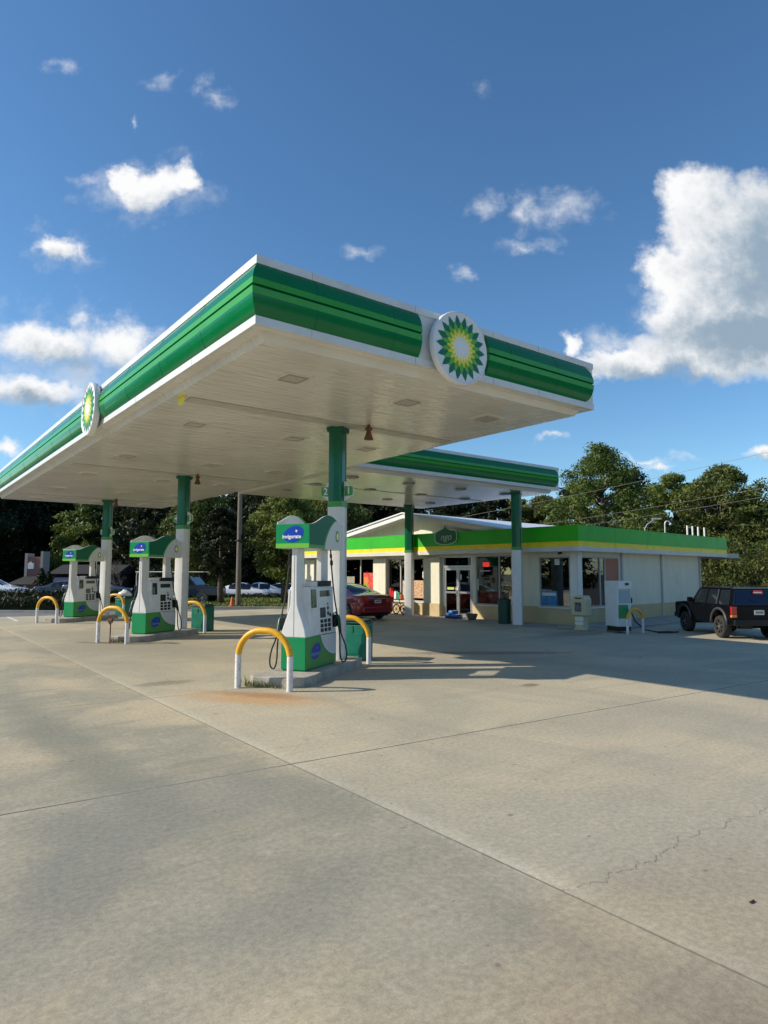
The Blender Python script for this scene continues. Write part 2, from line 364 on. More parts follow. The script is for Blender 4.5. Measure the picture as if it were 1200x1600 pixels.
    b = N(nt, 'ShaderNodeBump', i_Strength=.4, i_Distance=.005); nt.links.new(hh, b.inputs['Height']); nt.links.new(b.outputs[0], p.inputs['Normal'])
    return m
concm = concrete_mat()
asph = mat('asphalt', (.16, .16, .16), .85, var=.15, vscale=.7, bump=.4, bscale=30, dirt=(.3, .5, (.09, .09, .09)))
paintl = mat('road paint', (.7, .7, .68), .6, var=.1)
grassm = mat('grass', (.13, .165, .03), .9, var=.4, vscale=3, dirt=(.4, 6, (.12, .10, .03)))
soil = mat('earth', (.06, .07, .03), .95, var=.4, vscale=.4)

def leafmat(name, a, b, sc_=.35):
    m = bpy.data.materials.new(name); m.use_nodes = True; nt = m.node_tree
    p = nt.nodes['Principled BSDF']; p.inputs['Roughness'].default_value = .55; p.inputs['Specular IOR Level'].default_value = .3
    tc = N(nt, 'ShaderNodeTexCoord'); oi = N(nt, 'ShaderNodeObjectInfo')
    n = N(nt, 'ShaderNodeTexNoise', i_Scale=sc_, i_Detail=5.0, i_Roughness=.7)
    nt.links.new(vmath(nt, 'ADD', tc.outputs['Object'], oi.outputs['Location']), n.inputs['Vector'])
    c = mixc(nt, smooth(nt, n.outputs[0], .35, .68), a, b)
    h = N(nt, 'ShaderNodeHueSaturation', i_Saturation=1.0); nt.links.new(c, h.inputs['Color'])
    nt.links.new(fmath(nt, 'MULTIPLY_ADD', oi.outputs['Random'], .4, .8), h.inputs['Value'])
    nt.links.new(fmath(nt, 'MULTIPLY_ADD', oi.outputs['Random'], .03, .488), h.inputs['Hue'])
    tr = N(nt, 'ShaderNodeBsdfTranslucent'); nt.links.new(h.outputs[0], tr.inputs[0]); nt.links.new(h.outputs[0], p.inputs['Base Color'])
    mx = N(nt, 'ShaderNodeMixShader', i_0=.28); nt.links.new(p.outputs[0], mx.inputs[1]); nt.links.new(tr.outputs[0], mx.inputs[2])
    nt.links.new(mx.outputs[0], nt.nodes['Material Output'].inputs[0]); return m
leafA = leafmat('oak foliage', (.052, .080, .013), (.18, .205, .040))
leafB = leafmat('pine foliage', (.050, .074, .015), (.18, .195, .045))
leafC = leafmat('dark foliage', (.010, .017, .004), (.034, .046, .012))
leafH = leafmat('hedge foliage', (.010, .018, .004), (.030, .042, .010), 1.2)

def brick_mat():
    m = bpy.data.materials.new('red brick'); m.use_nodes = True; nt = m.node_tree
    p = nt.nodes['Principled BSDF']; p.inputs['Roughness'].default_value = .85
    tc = N(nt, 'ShaderNodeTexCoord'); b = N(nt, 'ShaderNodeTexBrick', i_Scale=3.0)
    b.inputs['Color1'].default_value = (.30, .10, .07, 1); b.inputs['Color2'].default_value = (.38, .14, .10, 1); b.inputs['Mortar'].default_value = (.4, .3, .26, 1)
    mp = N(nt, 'ShaderNodeMapping'); mp.inputs['Rotation'].default_value = (R(90), 0, R(45)); nt.links.new(tc.outputs['Object'], mp.inputs[0])
    nt.links.new(mp.outputs[0], b.inputs['Vector']); nt.links.new(b.outputs[0], p.inputs['Base Color']); return m
brick = brick_mat()
def blind_mat():
    m = bpy.data.materials.new('brick red blind'); m.use_nodes = True; nt = m.node_tree
    p = nt.nodes['Principled BSDF']; p.inputs['Roughness'].default_value = .6
    tc = N(nt, 'ShaderNodeTexCoord'); sep = N(nt, 'ShaderNodeSeparateXYZ'); nt.links.new(tc.outputs['Object'], sep.inputs[0])
    f = fmath(nt, 'FRACT', fmath(nt, 'MULTIPLY', sep.outputs[2], 14.0)); f = smooth(nt, f, .8, 1.0)
    nt.links.new(mixc(nt, f, (.42, .15, .09), (.24, .08, .05)), p.inputs['Base Color']); return m
blindm = blind_mat()

# ------------------------------------------------------------------ mesh helpers (draft units; K applied on build)
class MB:
    def __init__(s): s.v = []; s.f = []; s.mi = []; s.m = 0
    def add(s, vs, fs):
        o = len(s.v); s.v += [tuple(v) for v in vs]
        for f in fs: s.f.append([o+i for i in f]); s.mi.append(s.m)
        return s
    def box(s, x0, x1, y0, y1, z0, z1):
        if x0 > x1: x0, x1 = x1, x0
        if y0 > y1: y0, y1 = y1, y0
        if z0 > z1: z0, z1 = z1, z0
        return s.add([(x0, y0, z0), (x1, y0, z0), (x1, y1, z0), (x0, y1, z0), (x0, y0, z1), (x1, y0, z1), (x1, y1, z1), (x0, y1, z1)],
                     [(0, 3, 2, 1), (4, 5, 6, 7), (0, 1, 5, 4), (1, 2, 6, 5), (2, 3, 7, 6), (3, 0, 4, 7)])
    def prism(s, poly, axis, d0, d1):
        # poly: 2-D outline, extruded along axis from d0 to d1. axis 0: (y,z); 1: (x,z); 2: (x,y)
        def P(a, b, d): return (d, a, b) if axis == 0 else (a, d, b) if axis == 1 else (a, b, d)
        n = len(poly); area = sum(poly[i][0]*poly[(i+1) % n][1]-poly[(i+1) % n][0]*poly[i][1] for i in range(n))
        if (area < 0) != (axis == 1): poly = poly[::-1]
        if d0 > d1: d0, d1 = d1, d0
        vs = [P(a, b, d0) for a, b in poly]+[P(a, b, d1) for a, b in poly]
        fs = [tuple(range(n))[::-1], tuple(range(n, 2*n))]+[(i, (i+1) % n, n+(i+1) % n, n+i) for i in range(n)]
        return s.add(vs, fs)
    def rings(s, rings, closed=True, cap=True):
        n = len(rings[0]); vs = [p for r in rings for p in r]; fs = []
        for k in range(len(rings)-1):
            for i in range(n if closed else n-1):
                j = (i+1) % n; fs.append((k*n+i, k*n+j, (k+1)*n+j, (k+1)*n+i))
        if cap and closed: fs.append(tuple(range(n))[::-1]); fs.append(tuple(range((len(rings)-1)*n, len(rings)*n)))
        return s.add(vs, fs)
    def tube(s, path, r, n=10, cap=True):
        path = [Vector(p) for p in path]; rs = r if isinstance(r, (list, tuple)) else [r]*len(path)
        rg = []; prev = None
        for i, p in enumerate(path):
            t = (path[min(i+1, len(path)-1)]-path[max(i-1, 0)]).normalized()
            if prev is None:
                a = Vector((0, 0, 1)) if abs(t.z) < .9 else Vector((1, 0, 0)); u = t.cross(a).normalized()
            else: u = (prev - t*prev.dot(t)).normalized()
            prev = u; w = t.cross(u)
            rg.append([tuple(p+(u*math.cos(2*PI*k/n)+w*math.sin(2*PI*k/n))*rs[i]) for k in range(n)])
        return s.rings(rg, True, cap)
    def lathe(s, prof, n=20, c=(0, 0)):
        return s.rings([[(c[0]+r*math.cos(2*PI*k/n), c[1]+r*math.sin(2*PI*k/n), z) for k in range(n)] for r, z in prof])
    def xf(s, M, start=0):
        for i in range(start, len(s.v)): s.v[i] = tuple(M @ Vector(s.v[i]))
        return s
    def build(s, name, mats, parent=None, smooth=False, bevel=0, label=None, loc=None, kind=None, autos=None):
        me = bpy.data.meshes.new(name); me.from_pydata([(x*K, y*K, z*K) for x, y, z in s.v], [], s.f)
        if not isinstance(mats, (list, tuple)): mats = [mats]
        for m in mats: me.materials.append(m)
        for p, i in zip(me.polygons, s.mi): p.material_index = i
        if smooth: me.polygons.foreach_set('use_smooth', [True]*len(me.polygons))
        me.update()
        if smooth and autos: me.set_sharp_from_angle(angle=R(autos))
        o = bpy.data.objects.new(name, me); COL.objects.link(o)
        if parent: o.parent = parent
        if loc: o.location = Vector(loc)*K
        if bevel:
            b = o.modifiers.new('bevel', 'BEVEL'); b.width = bevel*K; b.segments = 2; b.limit_method = 'ANGLE'; b.angle_limit = R(35)
        if label: o['label'] = label
        if kind: o['kind'] = kind
        return o
def thing(name, label, cat, loc=(0, 0, 0), rz=0, group=None):
    o = bpy.data.objects.new(name, None); COL.objects.link(o); o.empty_display_size = .2
    o.location = Vector(loc)*K; o.rotation_euler = (0, 0, rz); o['label'] = label; o['category'] = cat
    if group: o['group'] = group
    return o
def tag(o, label, cat, group=None, kind=None):
    if label: o['label'] = label
    if cat: o['category'] = cat
    if group: o['group'] = group
    if kind: o['kind'] = kind
    return o
def copy_tree(o, parent=None):
    c = o.copy(); COL.objects.link(c)
    if parent: c.parent = parent
    for ch in list(o.children): copy_tree(ch, c)
    return c
def dup(o, loc, rz=0, label=None, scale=None):
    c = copy_tree(o); c.location = Vector(loc)*K; c.rotation_euler = (0, 0, rz)
    if label: c['label'] = label
    if scale is not None: c.scale = (scale,)*3 if not isinstance(scale, tuple) else scale
    return c
def text_into(mb, body, size, M, depth=.002, bold=0.0, shear=0.0, align='CENTER'):
    cu = bpy.data.curves.new('t', 'FONT'); cu.body = body; cu.size = size; cu.align_x = align; cu.align_y = 'CENTER'
    cu.offset = bold; cu.shear = shear; cu.resolution_u = 3; cu.extrude = depth
    ob = bpy.data.objects.new('t', cu); COL.objects.link(ob)
    me = bpy.data.meshes.new_from_object(ob.evaluated_get(bpy.context.evaluated_depsgraph_get()))
    s = len(mb.v); mb.add([v.co[:] for v in me.vertices], [tuple(p.vertices) for p in me.polygons]); mb.xf(M, s)
    bpy.data.objects.remove(ob); bpy.data.curves.remove(cu); bpy.data.meshes.remove(me)
def facing(origin, right, up):
    # matrix: local x -> right, y -> up, z -> outward
    r = Vector(right).normalized(); u = Vector(up).normalized(); n = r.cross(u)
    return Matrix.Translation(Vector(origin)) @ Matrix((r, u, n)).transposed().to_4x4()
def flat(mb, poly, M, d0=0, d1=.002):
    s = len(mb.v); mb.prism(poly, 2, d0, d1); return mb.xf(M, s)
def ell(rx, ry, n=28, cx=0, cy=0, rot=0, p=1.0):
    o = []
    for k in range(n):
        a = 2*PI*k/n; x = rx*math.cos(a); y = ry*math.sin(a)
        o.append((cx+x*math.cos(rot)-y*math.sin(rot), cy+x*math.sin(rot)+y*math.cos(rot)))
    return o

# ------------------------------------------------------------------ ground
def terrain_z(x, y):
    d = x*FWD.x+y*FWD.y
    t = min(1, max(0, (d-39.5)/6)); t = t*t*(3-2*t)
    lat = x*RGT.x+y*RGT.y
    s = min(1, max(0, (6-lat)/8))
    return -.42*t*s
def ground():
    mb = MB()
    mb.add([(-900, -900, -.62), (900, -900, -.62), (900, 900, -.62), (-900, 900, -.62)], [(0, 1, 2, 3)])
    mb.build('ground', soil, kind='structure')
    g = MB(); nx = 60; ny = 60; vs = []
    for j in range(ny+1):
        for i in range(nx+1):
            x = -40+i*2.5; y = -40+j*2.5; vs.append((x, y, terrain_z(x, y)-.012))
    g.add(vs, [(j*(nx+1)+i, j*(nx+1)+i+1, (j+1)*(nx+1)+i+1, (j+1)*(nx+1)+i) for j in range(ny) for i in range(nx)])
    g.build('parking_lot', asph, kind='structure', smooth=True)
    f = MB()
    # forecourt slab: polygon reaching the road at the far left
    f.add([(-14, -14, 0), (30, -14, 0), (30, 13.5, 0), (19, 13, 0), (18, 26, 0), (7.5, 26.6, 0), (0, 27.5, 0), (-14, 29, 0)], [(0, 1, 2, 3, 4, 5, 6, 7)])
    f.build('forecourt', concm, kind='structure')
ground()

# ------------------------------------------------------------------ canopies
CX0, CX1, CY0, CY1, ZC, ZT, ZS = 3.06, 9.13, 6.25, 26.6, 4.267, 5.04, 4.17
DX1, DY0, DY1 = 17.36, 13.26, 20.0
# fascia profile: (height above ZC, outward offset)
PROF_LOW = [(.095, .0), (.105, .012), (.14, .04), (.20, .07), (.27, .088), (.30, .093)]
PROF_L1 = [(.30, .093), (.375, .099)]
PROF_GR = [(.375, .099), (.382, .07), (.398, .07), (.405, .099)]
PROF_L2 = [(.405, .099), (.48, .092)]
PROF_UP = [(.48, .092), (.51, .085), (.58, .062), (.64, .032), (.675, .008), (.68, .0)]
def green_fascia(parent, p0, p1, out, end0=None, end1=None, z0=ZC, groove0=0, groove1=0):
    """p0->p1 along the edge, out = outward unit vector. end: 'round', 'mitre', or a plain number of metres cut back"""
    p0 = Vector((*p0, 0)); p1 = Vector((*p1, 0)); d = (p1-p0); L = d.length; d.normalize(); out = Vector((*out, 0))
    zm = .3875; half = .2925
    def ext(kind, h, off):
        if kind == 'mitre': return -off
        if kind == 'round':
            t = min(1, abs(h-zm)/half); return .10 + .13*(1-math.sqrt(max(0, 1-t*t)))
        return kind or 0
    def strip(prof, name, m, e0=end0, e1=end1, x0=0, x1=0, dense=1):
        pr = []
        for a, b in zip(prof, prof[1:]):
            k = 3 if abs(b[0]-a[0]) > .02 else 1
            pr += [(a[0]+(b[0]-a[0])*i/k, a[1]+(b[1]-a[1])*i/k) for i in range(k)]
        pr.append(prof[-1]); mb = MB(); vs = []
        nseg = max(2, int(L/1.2))
        for h, off in pr:
            a = ext(e0, h, off)+x0; b = L-ext(e1, h, off)-x1
            for i in range(nseg+1):
                q = p0+d*(a+(b-a)*i/nseg)+out*off; vs.append((q.x, q.y, z0+h))
        n = nseg+1; fs = [(j*n+i, j*n+i+1, (j+1)*n+i+1, (j+1)*n+i) for j in range(len(pr)-1) for i in range(nseg)]
        for j in range(len(pr)-1):      # close both ends back to the wall
            for i, ek in ((0, e0), (nseg, e1)):
                if ek == 'mitre': continue
                a = vs[j*n+i]; b = vs[(j+1)*n+i]
                o = len(vs); oa = pr[j][1]; ob_ = pr[j+1][1]
                vs.append((a[0]-out.x*oa, a[1]-out.y*oa, a[2])); vs.append((b[0]-out.x*ob_, b[1]-out.y*ob_, b[2]))
                fs.append((j*n+i, (j+1)*n+i, o+1, o))
        flip = d.cross(Vector((0, 0, 1))).dot(out) < 0
        mb.add(vs, [f[::-1] for f in fs] if flip else fs)
        return mb.build(name, m, parent, smooth=True, autos=40)
    body = strip(PROF_LOW+PROF_UP[:0], 'green_fascia', green_d)
    strip(PROF_L1, 'light_stripe', green_b, x0=0, x1=0)
    strip(PROF_GR, 'groove', green_d); strip(PROF_L2, 'light_stripe', green_b)
    strip(PROF_UP, 'green_fascia', green_d)
def helios(parent, M, r, rim_d=.10, single=False):
    """round sunflower sign, M: x right, y up, z outward"""
    d = MB(); s = len(d.v)
    prof = [(r*.86, 0), (r*.98, 0), (r, .02), (r, rim_d-.02), (r*.985, rim_d-.005), (r*.96, rim_d), (r*.93, rim_d-.012), (0.001, rim_d-.012)]
    d.rings([[(q*math.cos(2*PI*k/48), q*math.sin(2*PI*k/48), z) for k in range(48)] for q, z in prof]); d.xf(M)
    disc = d.build('sign_disc', white_clean, parent, smooth=True, autos=35)
    z = rim_d-.010
    def star(r0, r1, m, name, phase, z):
        b = MB(); poly = []
        for k in range(18):
            a = 2*PI*(k+phase)/18; h = PI/18
            poly.append((r0*math.cos(a-h), r0*math.sin(a-h)))
            rm = r0+(r1-r0)*.55
            poly.append((rm*math.cos(a-h*.52), rm*math.sin(a-h*.52)))
            poly.append((r1*math.cos(a), r1*math.sin(a)))
            poly.append((rm*math.cos(a+h*.52), rm*math.sin(a+h*.52)))
        flat(b, poly, M, z, z+.002); return b.build(name, m, disc)
    star(r*.62, r*.90, hel1, 'dark_petals', 0, z); star(r*.46, r*.73, hel2, 'green_petals', .5, z+.003)
    star(r*.34, r*.55, hel3, 'yellow_petals', 0, z+.006); star(r*.26, r*.42, hel4, 'pale_petals', .5, z+.009)
    star(r*.17, r*.31, wht, 'white_petals', 0, z+.012)
    return disc
def soffit_light(x, y, parent, zs, roundl=False):
    b = MB()
    if roundl:
        b.lathe([(.17, zs+.002), (.19, zs-.02), (.17, zs-.035), (.13, zs-.03), (.001, zs-.02)], 24, (x, y))
        f = b.build('light_fixture', galv, parent, smooth=True, autos=30)
    else:
        a = .21
        b.prism([(x-a, y-a), (x+a, y-a), (x+a, y+a), (x-a, y+a)], 2, zs-.012, zs+.002)
        for s0, s1, t0, t1 in ((-a+.05, a-.05, -a+.05, -a+.075), (-a+.05, a-.05, a-.075, a-.05), (-a+.05, -a+.075, -a+.05, a-.05), (a-.075, a-.05, -a+.05, a-.05)):
            pass
        f = b.build('light_fixture', soffm, parent); b = MB()
        for s0, s1, t0, t1 in ((-a+.06, a-.06, -a+.06, -a+.08), (-a+.06, a-.06, a-.08, a-.06), (-a+.06, -a+.08, -a+.08, a-.08), (a-.08, a-.06, -a+.08, a-.08)):
            b.box(x+s0, x+s1, y+t0, y+t1, zs-.024, zs-.0125)
        b.build('lamp_frame', fixm, f)
        l = MB(); a = .12; l.box(x-a, x+a, y-a, y+a, zs-.02, zs-.013); l.build('lens', ribm, f)
    return f
ISL_ROT = .563
def column(x, y, parent, z0, zg, zs, rot, numbers=None, s=.135, far=False):
    e = MB(); cs, sn = math.cos(rot), math.sin(rot); M = Matrix.Translation((x, y, 0)) @ Matrix.Rotation(rot, 4, 'Z')
    def rr(h, r=.03):
        o = []
        for cx_, cy_, a0 in ((h-r, h-r, 0), (-h+r, h-r, 90), (-h+r, -h+r, 180), (h-r, -h+r, 270)):
            for k in range(4): a = R(a0+30*k); o.append((cx_+r*math.cos(a), cy_+r*math.sin(a)))
        return o
    e.prism(rr(s), 2, z0, zg-.1); e.xf(M); c = e.build('column', white, parent, smooth=True, autos=35)
    g = MB(); g.prism(rr(s-.008), 2, zg, zs); g.xf(M); g.build('green_sleeve', green_c, c, smooth=True, autos=35)
    b = MB(); b.prism(rr(s+.004), 2, zg-.1, zg); b.xf(M); b.build('light_band', green_m, c, smooth=True, autos=35)
    t = MB(); t.box(-s-.02, s+.02, -s-.02, s+.02, zs-.075, zs-.012); t.box(-s-.012, s+.012, -s-.012, s+.012, zs-.10, zs-.075)
    t.xf(M); t.build('column_cap', green_c, c, bevel=.006)
    sm = MB(); sm.box(s*.45, s*.52, -s-.004, -s+.01, z0, zs-.1); sm.box(-s-.004, -s+.01, -.004, .004, z0, z0+.001); sm.xf(M); sm.build('seam', trimg, c)
    if numbers:
        for (txt, side) in numbers:
            p = MB(); h = .0
            y0 = side*(s+.01); z1 = zg+.05
            # blade sign projecting sideways from the column, faces looking down the island axis
            out = [(0, .0), (.06, .045), (.11, .09), (.165, .10), (.175, .18), (.165, .27), (.09, .28), (.05, .35), (0, .36)]
            p.prism([(side*(s-.004)+side*q[0], zg+q[1]) for q in out], 0, -.018, .018); p.xf(M)
            ss = p.build('number_sign', white_clean, c, bevel=.004)
            q = MB(); o2 = [(.012, .095), (.162, .105), (.172, .14), (.172, .22), (.162, .266), (.012, .266)]
            for dx0, dx1 in ((-.022, -.019), (.019, .022)): q.prism([(side*(s-.004)+side*a, zg+b_) for a, b_ in o2], 0, dx0, dx1)
            q.xf(M); q.build('number_panel', green_m, ss)
            tx = MB(); text_into(tx, txt, .17, M @ facing((-.0235, side*(s+.085), zg+.182), (0, -1, 0), (0, 0, 1)), .001, .002)
            tx.build('number', wht, ss)
    return c
fseam = mat('fascia seam', (.0, .05, .025), .6)
COLX = 6.313; COLY = (9.553, 16.939, 24.27); ZI = .13
def canopy_one():
    t = thing('fuel_canopy', 'larger green and white petrol canopy nearest the camera, over three pump islands', 'canopy', (0, 0, 0), 0)
    b = MB()
    b.box(CX0+.012, CX1-.012, CY0+.012, CY1-.012, ZC+.012, ZT-.1)
    b.build('deck', trimg, t)
    b = MB()    # white fascia wall behind the green and the white top and bottom bands
    th = .03
    def ringbox(mb, o, z0, z1):
        mb.box(CX0-o, CX1+o, CY0-o, CY0-o+th, z0, z1); mb.box(CX0-o, CX1+o, CY1+o-th, CY1+o, z0, z1)
        mb.box(CX0-o, CX0-o+th, CY0-o+th, CY1+o-th, z0, z1); mb.box(CX1+o-th, CX1+o, CY0-o+th, CY1+o-th, z0, z1)
    ringbox(b, 0.0, ZC+.0955, ZC+.68); b.build('fascia_wall', white, t)
    b = MB(); ringbox(b, .012, ZC, ZC+.095); b.build('bottom_band', white, t)
    b = MB(); ringbox(b, .014, ZC+.6805, ZT); b.box(CX0+.01, CX1-.01, CY0+.01, CY1-.01, ZT-.06, ZT-.04); b.build('top_band', white, t)
    # green panels: short end, split round the sign, then the long left side
    sx = 5.97; sr = .52
    green_fascia(t, (CX0, CY0), (sx-sr+.02, CY0), (0, -1), 'mitre', .12)
    green_fascia(t, (sx+sr-.02, CY0), (CX1, CY0), (0, -1), .12, 'round')
    sy = 12.8
    green_fascia(t, (CX0, CY0), (CX0, sy-sr+.05), (-1, 0), 'mitre', 0)
    green_fascia(t, (CX0, sy+sr-.05), (CX0, CY1), (-1, 0), 0, 'round')
    green_fascia(t, (CX0, CY1), (CX1, CY1), (0, 1), 'round', 'round')
    # thin panel joints
    def seam_on_green(px_, py_, out):
        q_ = MB(); q_.tube([(px_+out[0]*(o_+.001), py_+out[1]*(o_+.001), ZC+h_) for h_, o_ in PROF_LOW+PROF_UP], .0022, 5); q_.build('panel_seam', fseam, t)
    for x_ in (3.78, 4.9, 7.05, 8.1): seam_on_green(x_, CY0, (0, -1))
    for y_ in (7.6, 9.1, 10.7, 12.0, 14.6, 16.4, 18.2, 20.1, 22.4, 24.4): seam_on_green(CX0, y_, (-1, 0))
    jl = []
    for y in (8.05, 10.4, 15.9, 18.3, 20.7, 23.1): jl.append([(CX0-.014, CX0+.01, y, y+.006, ZC+.002, ZC+.094)])
    for x in (3.75, 5.3, 6.75, 7.75): jl.append([(x, x+.006, CY0-.0145, CY0+.01, ZC+.002, ZC+.094)]); jl.append([(x, x+.006, CY0-.0165, CY0+.01, ZC+.683, ZT-.002)])
    for q_ in jl: j = MB(); j.box(*q_[0]); j.build('panel_joint', trimg, t)
    helios(t, facing((sx, CY0-.075, 4.58), (1, 0, 0), (0, 0, 1)), .495, .10)
    helios(t, facing((CX0-.06, sy, 4.62), (0, -1, 0), (0, 0, 1)), .50, .11)
    # soffit: outer ring, sloped step, inner deck
    o = MB(); i = .16
    pts = [(0.018, ZC-.001), (i, ZC-.001), (i+.05, ZS+.005), (i+.16, ZS)]
    def loop(d): return [(CX0+d, CY0+d), (CX1-d, CY0+d), (CX1-d, CY1-d), (CX0+d, CY1-d)]
    vs = []
    for d, z in pts: vs += [(x, y, z) for x, y in loop(d)]
    fs = []
    for k in range(len(pts)-1):
        for a in range(4): c_ = (a+1) % 4; fs.append((k*4+a, (k+1)*4+a, (k+1)*4+c_, k*4+c_))
    k = (len(pts)-1)*4; fs.append((k, k+3, k+2, k+1))
    o.add(vs, fs); o.build('soffit', soffm, t)
    for y in COLY:
        rb = MB(); rb.box(CX0+.42, CX1-.42, y-.38, y-.10, ZS-.018, ZS+.01); rb.build('soffit_rib', ribm, t, bevel=.004)
    for k_, y in enumerate((7.45, 10.86, 14.8, 18.2, 21.9, 25.3)):
        for x in (4.2, 6.17, 7.88): soffit_light(x, y, t, ZS)
    nums = [[('2', 1), ('1', -1)], [('4', 1), ('3', -1)], [('6', 1), ('5', -1)]]
    for y, n_ in zip(COLY, nums): column(COLX, y, t, ZI, 2.84, ZS, ISL_ROT, n_)
    for k_, (x, y) in enumerate(((6.62, 9.05), (6.5, 16.5), (6.45, 23.8))):
        h = MB(); h.tube([(x, y, ZS), (x, y, ZS-.06)], .03, 8); h.box(x-.045, x+.045, y-.045, y+.045, ZS-.10, ZS-.05)
        h.rings([[(x+q*math.cos(2*PI*k/12), y+q*math.sin(2*PI*k/12), z) for k in range(12)] for q, z in ((.03, ZS-.09), (.045, ZS-.14), (.062, ZS-.2), (.085, ZS-.26), (.06, ZS-.25))])
        h.build('rusty_horn_speaker', rust, t, smooth=True, autos=30)
    y_ = MB(); y_.prism([(9.20+.13*math.cos(R(a))*1.0+.06, ZS+.03-.16*math.sin(R(a))) for a in range(0, 181, 15)], 0, 3.36, 3.372)
    y_.build('clearance_tag', mat('yellow tag', (.9, .75, .02), .5), t)
    return t
canopy_one()
def canopy_two():
    t = thing('fuel_canopy', 'smaller green and white canopy behind, joining the first and reaching to the shop', 'canopy')
    x0 = CX1+.05; x1 = DX1; y0, y1 = DY0, DY1; ZC2 = ZC; ZT2 = ZT-.02; zs = ZS
    b = MB(); b.box(x0, x1-.012, y0+.012, y1-.012, ZC2+.012, ZT2-.1); b.build('deck', trimg, t)
    th = .03
    def rb(mb, o, z0, z1):
        mb.box(x0, x1+o, y0-o, y0-o+th, z0, z1); mb.box(x0, x1+o, y1+o-th, y1+o, z0, z1); mb.box(x1+o-th, x1+o, y0-o+th, y1+o-th, z0, z1)
    b = MB(); rb(b, 0, ZC2+.0955, ZC2+.66); b.build('fascia_wall', white, t)
    b = MB(); rb(b, .012, ZC2, ZC2+.095); b.build('bottom_band', white, t)
    b = MB(); rb(b, .014, ZC2+.6605, ZT2); b.box(x0, x1-.01, y0+.01, y1-.01, ZT2-.06, ZT2-.04); b.build('top_band', white, t)
    green_fascia(t, (x0, y0), (x1, y0), (0, -1), 0, 'round')
    green_fascia(t, (x1, y0), (x1, y1), (1, 0), 'round', 'round')
    green_fascia(t, (x0, y1), (x1, y1), (0, 1), 0, 'round')
    o = MB(); i = .16; pts = [(0.018, ZC2-.001), (i, ZC2-.001), (i+.05, zs+.005), (i+.16, zs)]; vs = []; fs = []
    for d, z in pts: vs += [(x0+.02, y0+d, z), (x1-d, y0+d, z), (x1-d, y1-d, z), (x0+.02, y1-d, z)]
    for k in range(len(pts)-1):
        for a in range(4): c_ = (a+1) % 4; fs.append((k*4+a, (k+1)*4+a, (k+1)*4+c_, k*4+c_))
    k = (len(pts)-1)*4; fs.append((k, k+3, k+2, k+1)); o.add(vs, fs); o.build('soffit', soffm, t)
    r = MB(); r.box(x0+.4, x1-.42, 16.3, 16.5, zs-.018, zs+.01); r.build('soffit_rib', soffm, t, bevel=.004)
    for x in (9.95, 11.93, 14.0, 16.0):
        for y in (14.35, 16.2, 18.0): soffit_light(x, y, t, zs, True)
    column(15.9, 13.8, t, 0, 2.42, zs, ISL_ROT, None, .15); column(15.9, 19.1, t, 0, 2.46, zs, ISL_ROT, None, .15)
    return t
canopy_two()

# ------------------------------------------------------------------ islands, hoops, pumps, bins
def loc_i(Y, a, b): return (COLX+math.cos(ISL_ROT)*a-math.sin(ISL_ROT)*b, Y+math.sin(ISL_ROT)*a+math.cos(ISL_ROT)*b)
ILAB = ('nearest', 'middle', 'farthest')
def island():
    t = MB()
    out = [(-2.20, -.30), (-2.05, -.43), (-1.72, -.46), (-1.35, -.40), (.10, -.40), (.3, -.36), (.36, -.25), (.36, .25), (.3, .36), (.10, .40), (-1.35, .40), (-1.72, .46), (-2.05, .43), (-2.20, .30)]
    t.prism(out, 2, -.02, ZI)
    return t
def hoop_mesh(w=.408, zt=.80, r=.036):
    path = []; zb = .0; rc = min(.37, w-.02)
    zs_ = zt-rc
    n = 12
    arc = [(-w+(rc-rc*math.cos(a)), zs_+rc*math.sin(a)) for a in [PI/2*k/n for k in range(n+1)]]
    left = [(-w, zb), (-w, .25), (-w, .42)]+arc
    full = left+[(-x, z) for x, z in left[::-1]]
    return [(0, x, z) for x, z in full]
def make_hoop(name, label, loc, rz, w=.408, zt=.80, zsplit=.47, r=.044, group='yellow and white hoop bollards on the forecourt'):
    t = thing(name, label, 'bollard', (*loc, 0), rz, group)
    P = hoop_mesh(w, zt, r)
    up = [p for p in P if p[2] > zsplit]; s0 = (0, -w, zsplit); s1 = (0, w, zsplit)
    a = MB(); a.tube([s0]+up+[s1], r, 14, True); a.build('yellow_arch', yellow, t, smooth=True, autos=50)
    for sgn in (-1, 1):
        b = MB(); b.tube([(0, sgn*w, -.02), (0, sgn*w, .2), (0, sgn*w, zsplit)], r-.001, 14); b.build('leg', bollw, t, smooth=True, autos=50)
    return t

def logo(parent, M, s, dim=False):
    """blue rounded blob with a small star and the word across it"""
    b = MB(); poly = []
    for k in range(36):
        a = 2*PI*k/36; x = math.cos(a)*.5; y = math.sin(a)*.36
        x += .12*(y > 0)*y*2; y += .10*x
        poly.append((x*s, y*s))
    flat(b, poly, M, .001, .003); lg = b.build('logo_oval', bluel, parent)
    st = MB(); pl = []
    for k in range(8):
        a = PI/4*k+.3; q = (.085 if k % 2 == 0 else .028)*s; pl.append((q*math.cos(a)+.17*s, q*math.sin(a)+.14*s))
    flat(st, pl, M, .0035, .005)
    text_into(st, 'invigorate', .235*s, M @ Matrix.Translation((-.06*s, -.11*s, .0045)), .0008, .006*s)
    st.build('logo_lettering', wht if not dim else mat('faded lettering', (.16, .30, .42), .5), lg)

